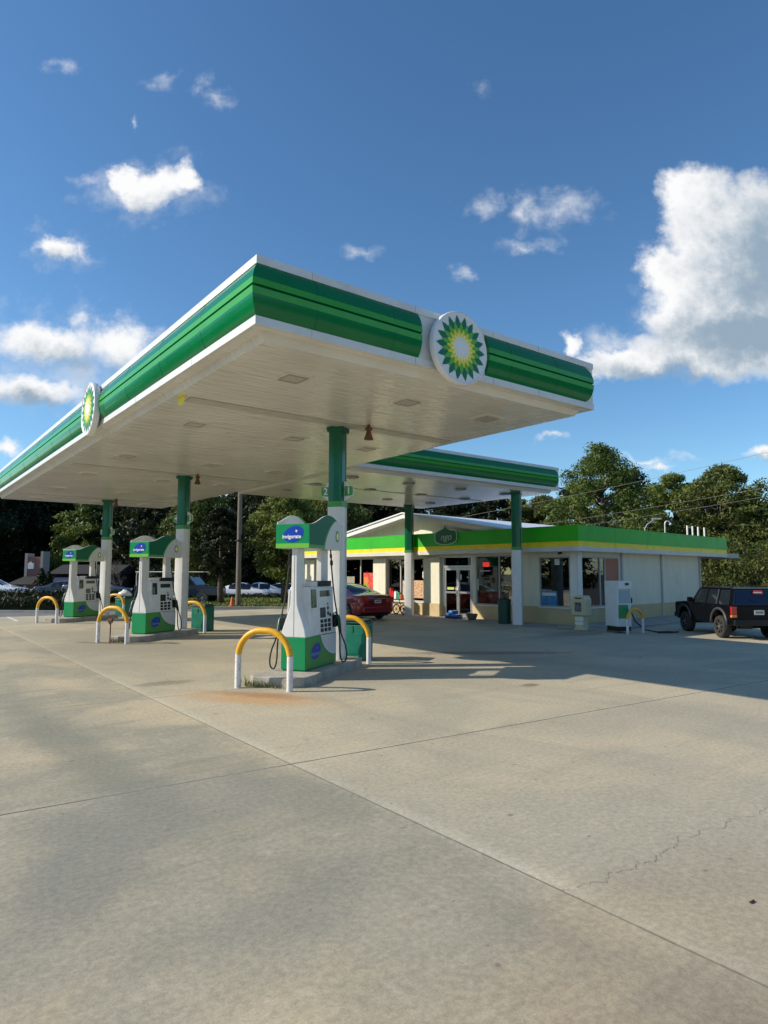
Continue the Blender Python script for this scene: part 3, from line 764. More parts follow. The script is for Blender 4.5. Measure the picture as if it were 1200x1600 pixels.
def make_pump(label):
    """origin at the column foot axis; local x runs along the island away from the hoop end"""
    t = thing('fuel_pump', label, 'fuel pump', (0, 0, 0), ISL_ROT, 'green and white fuel dispensers on the islands')
    a0, a1, bw = -1.565, -.46, .207; zg = .63
    b = MB(); b.box(a0, a1, -bw, bw, ZI+.02, zg); b.box(a0+.02, a1-.02, -bw+.02, bw-.02, ZI, ZI+.02)
    base = b.build('base_cabinet', green_p, t, bevel=.008)
    # side graphic: lighter green field with a grey swoosh at the far top corner
    for sgn in (-1, 1):
        M = facing((a0, sgn*bw, 0), (1, 0, 0) , (0, 0, 1)) if sgn < 0 else facing((a1, bw, 0), (-1, 0, 0), (0, 0, 1))
        fl = (lambda x: x) if sgn < 0 else (lambda x: (a1-a0)-x)
        g = MB(); L = a1-a0
        p = [(fl(x), z) for x, z in ((.012, ZI+.03), (L-.012, ZI+.03), (L-.012, zg-.008), (.012, zg-.008))]
        flat(g, p if sgn < 0 else p[::-1], M, .0005, .0015); g.build('side_graphic', green_m, base)
        sw = MB(); curve = [(.50, zg-.008), (.56, .52), (.66, .42), (.80, .34), (.95, .295), (L-.012, .28), (L-.012, zg-.008)]
        p = [(fl(x), z) for x, z in curve]; flat(sw, p if sgn < 0 else p[::-1], M, .002, .0035); sw.build('swoosh', greyv, base)
        eg = MB(); c1 = [(.48, zg-.008), (.54, .515), (.645, .41), (.79, .325), (.95, .28), (L-.012, .265)]; c2 = curve[:-1]
        p = [(fl(x), z) for x, z in c1+c2[::-1]]; flat(eg, p if sgn < 0 else p[::-1], M, .0036, .0045); eg.build('swoosh_edge', green_p, base)
        logo(base, M @ Matrix.Translation((fl(.34), .40, .003)), .33, True)
    # flared side pillars
    prof = [(-bw, zg), (bw, zg), (bw-.015, .74), (.135, .90), (.085, 1.02), (.058, 1.12), (.05, 1.3), (.046, 1.975), (-.046, 1.975), (-.05, 1.3), (-.058, 1.12), (-.085, 1.02), (-.135, .90), (-bw+.015, .74)]
    for q0, q1 in ((a0, a0+.25), (a1-.25, a1)):
        f = MB(); f.prism(prof, 0, q0, q1); pl = f.build('side_pillar', white, t, bevel=.012)
        sm = MB(); d = -.004 if q0 == a0 else .004
        e = q0 if q0 == a0 else q1
        sm.box(e+min(d, 0), e+max(d, 0), -.003, .003, zg+.01, 1.9); sm.build('pillar_seam', trimg, pl)
    # pump head between the pillars
    h = MB(); x0, x1 = a0+.262, a1-.262
    x0h, x1h = a0+.18, a1-.06
    h.prism([(-bw+.003, zg+.002), (bw-.003, zg+.002), (.165, 1.36), (.15, 1.385), (-.15, 1.385), (-.165, 1.36)], 0, x0h, x1h)
    head = h.build('pump_head', greyw, t, bevel=.012)
    ga = MB(); ga.box(x0h+.1, x0h+.34, -.14, .14, 1.386, 1.46); ga.build('printer_box', white, head, bevel=.006)
    gb = MB(); gb.box(x0h+.38, x1h-.05, -.16, .16, 1.386, 1.47); gb.build('topper_display', blackp, head, bevel=.006)
    # display panel details on both faces (face leans slightly)
    for sgn in (-1, 1):
        th = math.atan2(.039, .73)
        up = Vector((0, -sgn*math.sin(th)*1, math.cos(th)))
        org = Vector((0, sgn*(bw-.003), zg+.002))
        AC = a0+a1
        M = facing(org, (1, 0, 0), tuple(up)) if sgn < 0 else facing(org+Vector((AC, 0, 0)), (-1, 0, 0), tuple(up))
        X = lambda x: x
        mx = (lambda q_: q_) if sgn < 0 else (lambda q_: [(AC-p_[0], p_[1], p_[2]) for p_ in q_])
        def rect(x0_, x1_, z0_, z1_, m, nm, d=.004, par=head):
            q = MB(); xs = sorted((X(x0_), X(x1_)))
            flat(q, [(xs[0], z0_-zg), (xs[1], z0_-zg), (xs[1], z1_-zg), (xs[0], z1_-zg)], M, -.001, d); return q.build(nm, m, par)
        fr = rect(-1.10, -.62, .655, 1.34, white, 'display_bezel', .012)
        rect(-1.05, -.68, 1.22, 1.315, screen, 'price_display', .015, fr)
        rect(-1.06, -.66, 1.13, 1.19, greyw, 'label_strip', .014, fr)
        rect(-1.06, -.86, .89, 1.05, screen, 'customer_screen', .015, fr)
        for k in range(3):
            for r_ in range(3): rect(-1.06+.135*k, -.96+.135*k, .67+.07*r_, .725+.07*r_, blackp, 'grade_button', .016, fr)
        rect(-.80, -.74, .92, .98, blackp, 'card_slot', .016, fr); rect(-.80, -.74, 1.01, 1.06, blackp, 'key_pad', .016, fr); rect(-.72, -.66, .90, .95, blackp, 'receipt_slot', .016, fr)
        as_ = rect(-1.33, -1.17, 1.06, 1.34, screen, 'advert_screen', .012); rect(-1.325, -1.255, 1.08, 1.24, mat('faded advert print', (.16, .22, .09), .5, var=.6, vscale=18), 'advert_print', .0135, as_)
        rect(-.80, -.755, 1.085, 1.115, red, 'warning_sticker', .0155, fr); rect(-1.055, -1.0, .60, .628, paper, 'warning_sticker', .012)
        # nozzle holster, nozzle and hose
        ho = MB(); ya, yb = sorted((sgn*(bw-.03), sgn*(bw+.05))); bx_ = sorted(p_[0] for p_ in mx([(-.60, 0, 0), (-.52, 0, 0)])); ho.box(bx_[0], bx_[1], ya, yb, .72, .92); hs = ho.build('nozzle_boot', blackp, t, bevel=.01)
        nz = MB(); y = sgn*(bw+.075)
        nz.tube(mx([(-.575, y, .90), (-.555, y, .86), (-.53, y, .78), (-.49, y, .70), (-.46, y, .64)]), [.030, .036, .034, .026, .018], 10)
        nz.tube(mx([(-.55, y+sgn*.01, .84), (-.60, y+sgn*.02, .78), (-.58, y+sgn*.02, .70), (-.52, y+sgn*.01, .70)]), .010, 8)
        nz.tube(mx([(-.575, y, .90), (-.60, y-sgn*.03, .96), (-.61, y-sgn*.06, .93)]), [.02, .014, .012], 8)
        nz.build('nozzle', teald if sgn < 0 else teald, t, smooth=True, autos=40)
        hz = MB(); P = mx([(-.70, sgn*.20, 1.975), (-.70, sgn*.215, 1.80), (-.69, sgn*.225, 1.6), (-.64, sgn*.25, 1.2), (-.58, sgn*.27, .95), (-.53, sgn*.285, .70), (-.50, sgn*.29, .5),
                        (-.48, sgn*.285, .32), (-.46, sgn*.295, .20), (-.46, sgn*.335, .152), (-.46, sgn*.385, .19), (-.47, sgn*.40, .30), (-.48, sgn*.375, .44), (-.475, sgn*.32, .56), (-.465, sgn*.285, .64)])
        PP = [Vector(p) for p in P]; sm2 = []
        for i in range(len(PP)-1):
            q0 = PP[max(i-1, 0)]; q1 = PP[i]; q2 = PP[i+1]; q3 = PP[min(i+2, len(PP)-1)]
            for k in range(5):
                u = k/5; sm2.append(.5*((2*q1)+(-q0+q2)*u+(2*q0-5*q1+4*q2-q3)*u*u+(-q0+3*q1-3*q2+q3)*u**3))
        sm2.append(PP[-1]); hz.tube(sm2, .0125, 8); hb = hz.build('hose', black, t, smooth=True)
        bk = MB(); bk.tube(mx([(-.70, sgn*.217, 1.80), (-.70, sgn*.221, 1.72)]), [.024, .024], 10); bk.tube(mx([(-.70, sgn*.205, 1.90), (-.70, sgn*.21, 1.84)]), .02, 10); bk.build('breakaway', blackp, hb, smooth=True, autos=40)
        if sgn > 0: pass
    # valance: open box with humped side panels
    v0, v1, vb = -1.64, -.40, .282; zv = 1.97; ztp = 2.335
    fl = MB(); fl.box(v0+.02, v1-.02, -vb+.02, vb-.02, zv+.012, zv+.03); val = fl.build('valance', greyw, t)
    e = MB(); e.box(v0, v0+.022, -vb+.0, vb-.0, zv, ztp); en = e.build('end_panel', green_p, val, bevel=.004)
    e = MB(); e.box(v1-.022, v1, -vb, vb, zv, ztp+.06); e.build('end_panel', greyv, val, bevel=.004)
    Me = facing((v0, 0, 0), (0, -1, 0), (0, 0, 1))
    s_ = MB(); flat(s_, [(-vb+.002, zv+.002), (vb-.002, zv+.002), (vb-.002, zv+.07), (-vb+.002, zv+.07)], Me, .001, .003); s_.build('end_stripe', green_l, en)
    logo(en, Me @ Matrix.Translation((.01, 2.18, .001)), .34)
    L = v1-v0
    def top(x):
        u = x/L; return ztp + .16*math.sin(PI*max(0, min(1, (u-.02)/.98))**1.15)**1.6 + .035*u
    for sgn in (-1, 1):
        y0_, y1_ = sorted((sgn*(vb-.02), sgn*vb))
        n = 24; xs = [v0+.023+(L-.046)*k/n for k in range(n+1)]
        sp = MB(); tt = (lambda q_: top(q_)) if sgn < 0 else (lambda q_: top(L-q_))
        poly = [(v0+.023, zv), (v1-.023, zv)]+[(x, tt(x-v0)) for x in xs[::-1]]
        sp.prism(poly, 1, y0_, y1_); sd_ = sp.build('side_panel', greyv, val)
        M = facing((v0, sgn*vb, 0), (1, 0, 0), (0, 0, 1)) if sgn < 0 else facing((v1, vb, 0), (-1, 0, 0), (0, 0, 1))
        X = (lambda x: x) if sgn < 0 else (lambda x: L-x)
        # dark green field bounded by a rising curve
        cur = []
        for k in range(13):
            u = k/12; cur.append((.50+.62*u**1.35*1.0, zv+.004+(.0+.50*math.sin(u*PI/2)**.9)))
        def clipz(x, z): return min(z, top(x)-.004)
        def field(shift, dz, m, nm, d0, d1, zlo):
            c_ = [(min(L-.03, x+shift), clipz(min(L-.03, x+shift), z)) for x, z in cur if z <= top(x)+.03]
            tp = [(x-v0, top(x-v0)-.004) for x in xs if x-v0 < c_[-1][0]]
            poly = [(.026, zlo)]+[(c_[0][0], zlo)]+[q for q in c_ if q[1] > zlo]+tp[::-1]
            p = [(X(x), z) for x, z in poly]; q = MB(); flat(q, p if sgn < 0 else p[::-1], M, d0, d1); q.build(nm, m, sd_)
        field(.045, 0, green_m, 'curved_stripe', .001, .003, zv+.003)
        field(0, 0, mat('valance dark green', (.0, .13, .055), .4, spec=.3), 'green_field', .0035, .005, zv+.055)
        hx = X(1.02); 
        hM = M @ Matrix.Translation((hx, 2.19, .003)); q = MB(); pl = []
        for k in range(36): a = PI/18*k; rr_ = .082 if k % 2 == 0 else .070; pl.append((rr_*.85*math.cos(a), rr_*1.15*math.sin(a)))
        flat(q, pl, hM, 0, .002); em = q.build('emblem', green_c, sd_)
        q = MB(); pl = []
        for k in range(36): a = PI/18*k; rr_ = .058 if k % 2 == 0 else .048; pl.append((rr_*.85*math.cos(a), rr_*1.15*math.sin(a)))
        flat(q, pl, hM, .0025, .004); q.build('emblem_centre', hel4, sd_)
    return t

def make_bin():
    t = thing('waste_bin', '', 'waste bin', (0, 0, 0), ISL_ROT, 'green waste bins behind the columns')
    b = MB(); b.box(.78, 1.22, -.21, .25, .0, .66); body = b.build('body', teal, t, bevel=.03)
    l = MB(); l.box(.76, 1.24, -.23, .27, .661, .70); l.box(.80, 1.20, -.19, .23, .70, .735); l.build('lid', teald, t, bevel=.015)
    p = MB(); p.box(.772, .78, -.16, .20, .12, .50); p.box(.768, .78, .017, .023, .5, .63); p.build('front_panel', teal, t, bevel=.01)
    return t
for k, Y in enumerate(COLY):
    g = 'raised concrete pump islands'
    o = island().build('pump_island', conc_i, None, bevel=.012, loc=(COLX, Y, 0)); o.rotation_euler = (0, 0, ISL_ROT)
    tag(o, ('raised concrete pump island nearest the camera, weeds at its end', 'raised concrete pump island in the middle of the row, brown stains at its end', 'farthest raised concrete pump island, at the left of the forecourt')[k], 'kerb island', g)
    x, y = loc_i(Y, -2.416, 0)
    make_hoop('hoop_bollard', ('large yellow and white hoop bollard in front of the nearest pump', 'yellow and white hoop bollard in front of the middle pump', 'small yellow and white hoop bollard in front of the farthest pump')[k], (x, y), ISL_ROT)
    x, y = loc_i(Y, .50, 0)
    make_hoop('hoop_bollard', ('yellow and white hoop bollard behind the nearest column, before a green bin', 'yellow and white hoop bollard behind the middle column, before a green bin', 'yellow and white hoop bollard behind the farthest column, before a green bin')[k], (x, y), ISL_ROT)
pump = None; binp = None
for k, Y in enumerate(COLY):
    lab = ('green and white fuel pump nearest the camera, with wavy green top and hanging black hose', 'green and white fuel pump on the middle island', 'green and white fuel pump on the farthest island at left')[k]
    if k == 0: pump = make_pump(lab); pump.location = Vector((COLX, Y, 0))*K
    else: dup(pump, (COLX, Y, 0), ISL_ROT, lab)
    lab = ('square green waste bin at the end of the nearest island', 'square green waste bin at the end of the middle island', 'green waste bin at the end of the farthest island, white bag on its lid')[k]
    if k == 0: binp = make_bin(); binp.location = Vector((COLX, Y, 0))*K; binp['label'] = lab
    else: dup(binp, (COLX, Y, 0), ISL_ROT, lab)
# white bag on the farthest bin
bg_ = MB(); rg = []
for z, rr_ in ((0, .22), (.06, .26), (.14, .2), (.19, .1), (.23, .03)):
    rg.append([((rr_+rnd.uniform(-.03, .03))*math.cos(2*PI*k/14), (rr_+rnd.uniform(-.03, .03))*math.sin(2*PI*k/14), z+rnd.uniform(-.01, .01)) for k in range(14)])
bg_.rings(rg); x, y = loc_i(COLY[2], 1.0, .02); o = bg_.build('plastic_bag', white_clean, None, smooth=True, loc=(x, y, .737)); tag(o, 'crumpled white plastic bag lying on the farthest green bin', 'bag')
# stub pipe in front of the middle island
v = MB(); v.tube([(0, 0, 0), (0, 0, .46)], .014, 8); v.tube([(0, 0, .44), (.0, .05, .50), (0, .10, .50)], [.03, .034, .02], 8); v.tube([(0, -.05, .47), (0, .05, .55)], .022, 8); v.box(-.03, .03, -.05, .0, .5, .56)
x, y = loc_i(COLY[1], -2.45, .03); o = v.build('standpipe', rust, None, smooth=True, autos=30, loc=(x, y, 0)); o.rotation_euler = (0, 0, ISL_ROT); tag(o, 'thin dark standpipe with a valve head inside the middle hoop bollard', 'standpipe')

# weeds at the near island
def tuft(mb, x, y, n, h, spread, r_):
    for _ in range(n):
        a = r_.uniform(0, 2*PI); px, py = x+r_.gauss(0, spread), y+r_.gauss(0, spread*.4); hh = h*r_.uniform(.4, 1.1); ln = r_.uniform(.2, .9)*hh
        w = .006; dx, dy = math.cos(a), math.sin(a)
        mb.add([(px-dy*w, py+dx*w, 0), (px+dy*w, py-dx*w, 0), (px+dx*ln*.5+dy*w*.6, py+dy*ln*.5-dx*w*.6, hh*.7), (px+dx*ln*.5-dy*w*.6, py+dy*ln*.5+dx*w*.6, hh*.7), (px+dx*ln, py+dy*ln, hh)],
               [(0, 1, 2, 3), (3, 2, 4)])
for k, (Y, bs) in enumerate(((COLY[0], (.30, .18, .02, -.12, .36)), (COLY[1], (.0, -.15, .1)))):
    for b_ in bs:
        w = MB(); tuft(w, 0, 0, rnd.randint(14, 34), rnd.uniform(.07, .15), .05, rnd); x, y = loc_i(Y, -2.25, b_)
        o = w.build('weed_tuft', mat('dry weeds', (.26, .25, .09), .9, var=.4, vscale=20), None, loc=(x, y, 0)); o.rotation_euler = (0, 0, ISL_ROT+PI/2)
        tag(o, ('dry weed tuft growing against the front of the nearest island', 'dry weed tuft growing against the front of the middle island')[k], 'weed', ('weed tufts at the nearest island', 'weed tufts at the middle island')[k])
# crack in the slab and a fallen leaf
cr = MB(); P = [(2.83, 2.2), (2.9, 2.16), (2.96, 2.19), (3.08, 2.13), (3.2, 2.17), (3.33, 2.11), (3.43, 2.14), (3.52, 2.09), (3.66, 2.14), (3.8, 2.13), (3.93, 2.19), (4.05, 2.13), (4.16, 2.17), (4.32, 2.1), (4.5, 2.14), (4.7, 2.07), (4.95, 2.08), (5.3, 2.02)]
PP = []
for a, b in zip(P, P[1:]):
    for k in range(6):
        u = k/6; PP.append((a[0]+(b[0]-a[0])*u+rnd.gauss(0, .005), a[1]+(b[1]-a[1])*u+rnd.gauss(0, .009)))
vs = []
for i, (x, y) in enumerate(PP):
    w = .0008+.0012*rnd.random(); vs += [(x, y-w, .0034), (x, y+w, .0034)]
cr.add(vs, [(2*i, 2*i+2, 2*i+3, 2*i+1) for i in range(len(PP)-1)])
o = cr.build('slab_crack', mat('crack shadow', (.24, .22, .18), .9), None); o['kind'] = 'structure'
lf = MB(); lf.add([(-.045, 0, .006), (-.01, -.02, .002), (.04, -.012, .008), (.05, .004, .016), (.01, .022, .004), (-.02, .018, .012), (0, 0, .014)], [(0, 1, 6), (1, 2, 6), (2, 3, 6), (3, 4, 6), (4, 5, 6), (5, 0, 6)])
o = lf.build('fallen_leaf', dryleaf, None, loc=(3.47, 1.56, .001)); o.scale = (.5, .5, .5); tag(o, 'curled dark dead leaf lying on the concrete at right', 'leaf')

# ------------------------------------------------------------------ the shop (local x = depth, local y = along the front to the left)
SQ = (16.6, 12.0, 0); SA = R(4.5)
def store_pt(v, u, z=0): return (SQ[0]+v*math.cos(SA)-u*math.sin(SA), SQ[1]+v*math.sin(SA)+u*math.cos(SA), z)
def shop():
    t = thing('convenience_store', 'cream single storey shop with a green and yellow fascia and low white gable roof', 'shop', SQ, SA)
    V0, U0, V1, U1 = .5, .35, 9.4, 14.85; H = 2.30; wl = .53
    wins = [(.63, 1.77, .53, 2.12), (2.84, 4.43, .50, 2.2), (4.57, 6.0, .0, 2.2), (6.96, 9.04, .50, 2.17), (9.90, 13.90, .50, 2.2)]
    th = .16
    fw = MB(); wn = MB()
    edges = [U0]+[e for w in wins for e in w[:2]]+[U1]
    for i in range(0, len(edges), 2):
        a, b = edges[i], edges[i+1]
        fw.box(V0, V0+th, a, b, wl, H); q_ = MB(); q_.box(V0-.025, V0+th, a+.0005, b-.0005, 0, wl); q_.build('front_wainscot', wains, t)
    for a, b, z0, z1 in wins:
        fw.box(V0, V0+th, a, b, z1, H)
        if z0 > .1: q_ = MB(); q_.box(V0-.025, V0+th, a, b, 0, z0-.001); q_.build('front_wainscot', wains, t)
    fw.build('front_wall', cream, t)
    # projecting piers
    for a, b in ((6.06, 6.89), (9.04, 9.80), (13.95, 14.67)):
        p = MB(); p.box(V0-.13, V0-.0255, a, b, .47, 2.18); pr = p.build('pier', cream, t, bevel=.006)
        q = MB(); q.box(V0-.17, V0-.0255, a-.03, b+.03, 0, .47); q.build('pier_base', wains, pr, bevel=.01)
    # side wall with a window
    swn = (.70, 3.03); s = MB(); w2 = MB()
    s.box(V0+th, swn[0], U0, U0+th, wl, H); s.box(swn[1], V1, U0, U0+th, wl, H); s.box(swn[0], swn[1], U0, U0+th, 2.12, H)
    w2.box(V0+th, V1, U0-.025, U0+th, 0, wl)
    s.build('side_wall', cream, t); w2.build('side_wainscot', wains, t)
    o = MB(); o.box(V1-th, V1, U0+th, U1, 0, H); o.box(V0+th, V1-th, U1-th, U1, 0, H); o.build('rear_wall', cream, t)
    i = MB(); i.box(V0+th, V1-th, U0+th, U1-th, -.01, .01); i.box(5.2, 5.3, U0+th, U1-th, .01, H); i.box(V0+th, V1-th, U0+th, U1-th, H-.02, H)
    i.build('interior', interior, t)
    # windows
    def window(a, b, z0, z1, mulls, x=V0+.05, side=False):
        f = MB(); fr = .04
        def bx(y0, y1, zz0, zz1, d=.04):
            if side: f.box(y0, y1, x-d, x+d, zz0, zz1)
            else: f.box(x-d, x+d, y0, y1, zz0, zz1)
        bx(a, b, z0, z0+fr); bx(a, b, z1-fr, z1); bx(a, a+fr, z0+fr, z1-fr); bx(b-fr, b, z0+fr, z1-fr)
        for m_ in mulls: bx(m_-.025, m_+.025, z0+fr, z1-fr, .035)
        w = f.build('window', trimg, t)
        sl = MB()
        if side: sl.box(a-.02, b+.02, x-.10, x+.02, z0-.035, z0-.001)
        else: sl.box(x-.10, x+.02, a-.02, b+.02, z0-.035, z0-.001)
        sl.build('window_sill', trimw, w)
        g = MB()
        if side: g.box(a+fr, b-fr, x-.004, x+.004, z0+fr, z1-fr)
        else: g.box(x-.004, x+.004, a+fr, b-fr, z0+fr, z1-fr)
        g.build('pane', glass, w); return w
    window(.63, 1.77, .53, 2.12, []); window(2.84, 4.43, .50, 2.2, [3.40]); window(6.96, 9.04, .5, 2.17, [8.3])
    window(9.90, 13.90, .5, 2.2, [10.78, 12.3]);
    sw = window(swn[0], swn[1], .53, 2.12, [1.84, 2.16], U0+.05, True)
    bl = MB(); bl.box(2.19, 2.99, U0+.015, U0+.03, 1.12, 2.08); bl.build('blind', blindm, sw)
    # entrance
    d = MB(); x = V0+.05
    d.box(x-.05, x+.05, 4.57, 4.64, 0, 2.2); d.box(x-.05, x+.05, 5.93, 6.0, 0, 2.2); d.box(x-.05, x+.05, 4.64, 5.93, 1.79, 1.87); d.box(x-.05, x+.05, 4.64, 5.93, 2.16, 2.2)
    df = d.build('door_frame', silver, t)
    g = MB(); g.box(x-.004, x+.004, 4.64, 5.93, 1.87, 2.16); g.build('transom_pane', glass, df)
    for y0, y1, hs in ((4.645, 5.28, 1), (5.29, 5.925, -1)):
        d = MB(); s_ = .06
        d.box(x-.025, x+.025, y0, y0+s_, .02, 1.785); d.box(x-.025, x+.025, y1-s_, y1, .02, 1.785); d.box(x-.025, x+.025, y0+s_, y1-s_, 1.70, 1.785); d.box(x-.025, x+.025, y0+s_, y1-s_, .02, .13); d.box(x-.025, x+.025, y0+s_, y1-s_, .86, .93)
        dr = d.build('door', silver, t)
        g = MB(); g.box(x-.004, x+.004, y0+s_, y1-s_, .13, .86); g.box(x-.004, x+.004, y0+s_, y1-s_, .93, 1.70); g.build('door_pane', glass, dr)
        h = MB(); hy = y1-.03 if hs > 0 else y0+.03
        h.tube([(x-.025, hy, .8), (x-.08, hy, .8), (x-.08, hy, 1.1), (x-.025, hy, 1.1)], .014, 8); h.build('handle', silver, dr, smooth=True)
    st = MB(); st.box(x-.012, x-.006, 5.48, 5.82, .99, 1.08); st.build('door_sticker', mat('yellow green sticker', (.5, .6, .15), .5), df)
    st = MB(); st.box(x-.012, x-.006, 5.12, 5.19, 1.35, 1.55); st.box(x-.012, x-.006, 4.80, 4.87, 1.42, 1.47); st.build('door_notice', paper, df)
    # corner posts and door post
    c = MB(); c.box(V0-.03, V0-.001, .36, .60, wl, 2.28); c.box(V0-.03, V0+.2, .32, .349, wl, 2.28); c.build('corner_trim', trimw, t)
    # eave soffit under the fascia
    e = MB(); e.box(.03, V0+.02, .03, 15.0, H, H+.02); e.box(V0+.02, 11.3, .03, U0+.02, H, H+.02); e.build('eave_soffit', soffb, t)
    f = MB(); f.box(-.012, .03, .03, 15.0, H-.03, 2.415); f.box(-.012, 11.38, -.012, .03, H-.03, 2.415); f.build('gutter_board', mat('gutter white', (.62, .61, .56), .5, var=.05, dirt=(.2, 2, (.4, .38, .33))), t)
    f = MB(); f.box(.004, .03, .034, 15.0, 2.4155, 2.57); f.box(.004, 11.38, .004, .034, 2.4155, 2.57); f.build('yellow_stripe', yellow_s, t)
    f = MB(); f.box(0, .03, .03, 15.0, 2.5705, 3.04); f.box(0, 11.38, 0, .03, 2.5705, 3.04); f.build('green_fascia', green_s, t)
    jn = MB()
    for y in (2.3, 4.7, 7.1, 9.5, 11.9, 14.3): jn.box(-.002, .0, y, y+.008, 2.43, 3.03)
    for xx in (2.2, 4.4, 6.6, 8.8, 10.4): jn.box(xx, xx+.008, -.002, .0, 2.43, 3.03)
    jn.build('fascia_joint', mat('fascia joint', (.03, .2, .03), .6), t)
    c = MB(); c.box(-.004, .034, .03, 15.0, 3.0405, 3.06); c.box(.034, 11.38, -.004, .034, 3.0405, 3.06); c.build('coping', green_s, t)
    r = MB(); r.box(.031, 11.2, .035, 14.9, 2.62, 2.66); r.build('roof', roofw, t)
    # rear eave sticking out past the fascia
    e = MB(); e.box(11.42, 13.1, .2, 8, 2.40, 2.44); e.box(9.42, 11.37, .34, 8, 2.30, 2.33); e.build('rear_canopy_roof', roofw, t)
    e = MB(); e.box(11.42, 13.12, .16, .20, 2.26, 2.45); e.box(13.08, 13.12, .2, 8, 2.26, 2.45); e.build('rear_canopy_edge', trimg, t)
    # gable: rakes, roof planes and recessed gable wall
    up, zp, half, sl_ = 8.0, 3.93, 7.9, .176
    def gz(u): return zp-abs(u-up)*sl_
    ov = .35; rk = MB()
    for a, b in ((up-half, up), (up, up+6.85)):
        rk.add([(ov, a, gz(a)-.17), (ov, b, gz(b)-.17), (ov, b, gz(b)), (ov, a, gz(a)), (ov+.06, a, gz(a)-.17), (ov+.06, b, gz(b)-.17), (ov+.06, b, gz(b)), (ov+.06, a, gz(a))],
               [(0, 3, 2, 1), (4, 5, 6, 7), (0, 1, 5, 4), (2, 3, 7, 6), (0, 4, 7, 3), (1, 2, 6, 5)])
    rk.build('gable_rake', trimw, t)
    gw = MB(); gw.prism([(up-6.2, 2.67), (up+6.2, 2.67), (up, gz(up)-.14)], 0, .95, 1.05); gw.build('gable_wall', cream, t)
    gr = MB()
    for a, b in ((up-half-.1, up), (up, up+6.9)):
        z = .012; a = max(a, .1)
        gr.add([(ov-.05, a, gz(a)+z), (ov-.05, b, gz(b)+z), (11.4, b, gz(b)+z), (11.4, a, gz(a)+z), (ov-.05, a, gz(a)+z+.05), (ov-.05, b, gz(b)+z+.05), (11.4, b, gz(b)+z+.05), (11.4, a, gz(a)+z+.05)],
               [(0, 3, 2, 1), (4, 5, 6, 7), (0, 1, 5, 4), (2, 3, 7, 6), (1, 2, 6, 5), (0, 4, 7, 3)])
    gr.build('gable_roof', roofw, t)
    sf = MB()
    for a, b in ((up-half, up-.001), (up+.001, up+6.85)):
        sf.add([(ov+.06, a, gz(a)-.155), (.95, a, gz(a)-.155), (.95, b, gz(b)-.155), (ov+.06, b, gz(b)-.155)], [(0, 1, 2, 3)])
    sf.build('gable_soffit', soffb, t)
    # pipes on the side wall
    for xx in (3.16, 6.06, 9.38):
        p = MB(); p.box(xx-.04, xx+.04, U0-.06, U0-.001, 0 if xx > 4 else .5, 2.33); p.build('downpipe', trimg, t)
    nt_ = MB(); nt_.box(7.35, 7.62, U0-.008, U0-.001, 1.42, 1.62); nt_.box(7.35, 7.62, U0-.008, U0-.001, 1.12, 1.34); nt_.build('wall_notice', paper, t)
    cl = MB(); cl.box(.42, .5, .9, .98, 2.2, 2.26); cl.tube([(.44, .94, 2.23), (.36, .94, 2.2)], .025, 8); cl.build('camera_unit', blackp, t)
    # oval sign on the fascia
    M = facing((-.03, 5.36, 2.92), (0, -1, 0), (0, 0, 1))
    s = MB(); out = [(-.55, -.12), (-.50, -.22), (-.3, -.29), (0, -.32), (.3, -.29), (.50, -.22), (.55, -.12), (.55, .10), (.50, .2), (.2, .24), (.02, .34), (-.06, .42), (-.12, .30), (-.3, .24), (-.50, .17), (-.55, .10)]
    flat(s, out, M, -.03, .0); sg = s.build('shop_sign', mat('sign dark green', (.01, .10, .03), .4), t)
    e = MB(); n = len(out)
    flat_in = [(x*.93, y*.90) for x, y in out]
    vs = [(x, y, .004) for x, y in out]+[(x, y, .004) for x, y in flat_in]; k0 = len(e.v)
    e.add(vs, [(i_, (i_+1) % n, n+(i_+1) % n, n+i_) for i_ in range(n)]); e.xf(M)
    text_into(e, 'ngo', .36, M @ Matrix.Translation((0, -.03, .006)), .001, 0, .35); e.build('sign_outline', mat('pale green sign line', (.35, .6, .4), .5), sg)
    # interior goods
    g = MB()
    for y0, y1, m_, z1, nm in ((2.9, 4.4, mat('snack packs yellow', (.6, .42, .04), .5, var=.7, vscale=9), 1.2, 'snack_rack'), (10.2, 13.5, mat('goods mixed', (.3, .3, .3), .5, var=.9, vscale=9), 1.3, 'shelf_unit'), (7.0, 8.8, mat('goods mixed', (.3, .3, .3), .5), .9, 'shelf_unit'), (4.7, 5.9, mat('red goods', (.35, .03, .03), .5, var=.8, vscale=8), .8, 'drink_stack')):
        g = MB(); dx = 1.2 if nm != 'drink_stack' else 1.6
        for k in range(int(z1/.28)):
            g.box(V0+dx, V0+dx+.4, y0, y1, .08+k*.28, .10+k*.28)
            q = y0+.03
            while q < y1-.12:
                w = rnd.uniform(.07, .14); g.box(V0+dx+.02, V0+dx+.3, q, q+w, .10+k*.28, .10+k*.28+rnd.uniform(.12, .2)); q += w+.015
        g.box(V0+dx+.4, V0+dx+.43, y0, y1, 0, z1+.1); g.build(nm, m_, t)
    for y0, y1 in ((3.0, 4.3), (4.8, 5.8), (7.1, 8.7), (10.2, 11.6)):
        g = MB(); g.box(2.2, 2.32, y0, y1, 2.27, 2.31); g.box(1.2, 1.28, y0-.2, y1-.1, 2.28, 2.31); g.build('ceiling_lamp', tubelight, t)
    # things stuck on or standing right behind the panes
    def stick(y0, y1, z0, z1, m_, nm, dx=.03):
        x_ = V0+.034 if dx == .03 else V0+.06+dx; q = MB(); q.box(x_, x_+.008, y0, y1, z0, z1); return q.build(nm, m_, t)
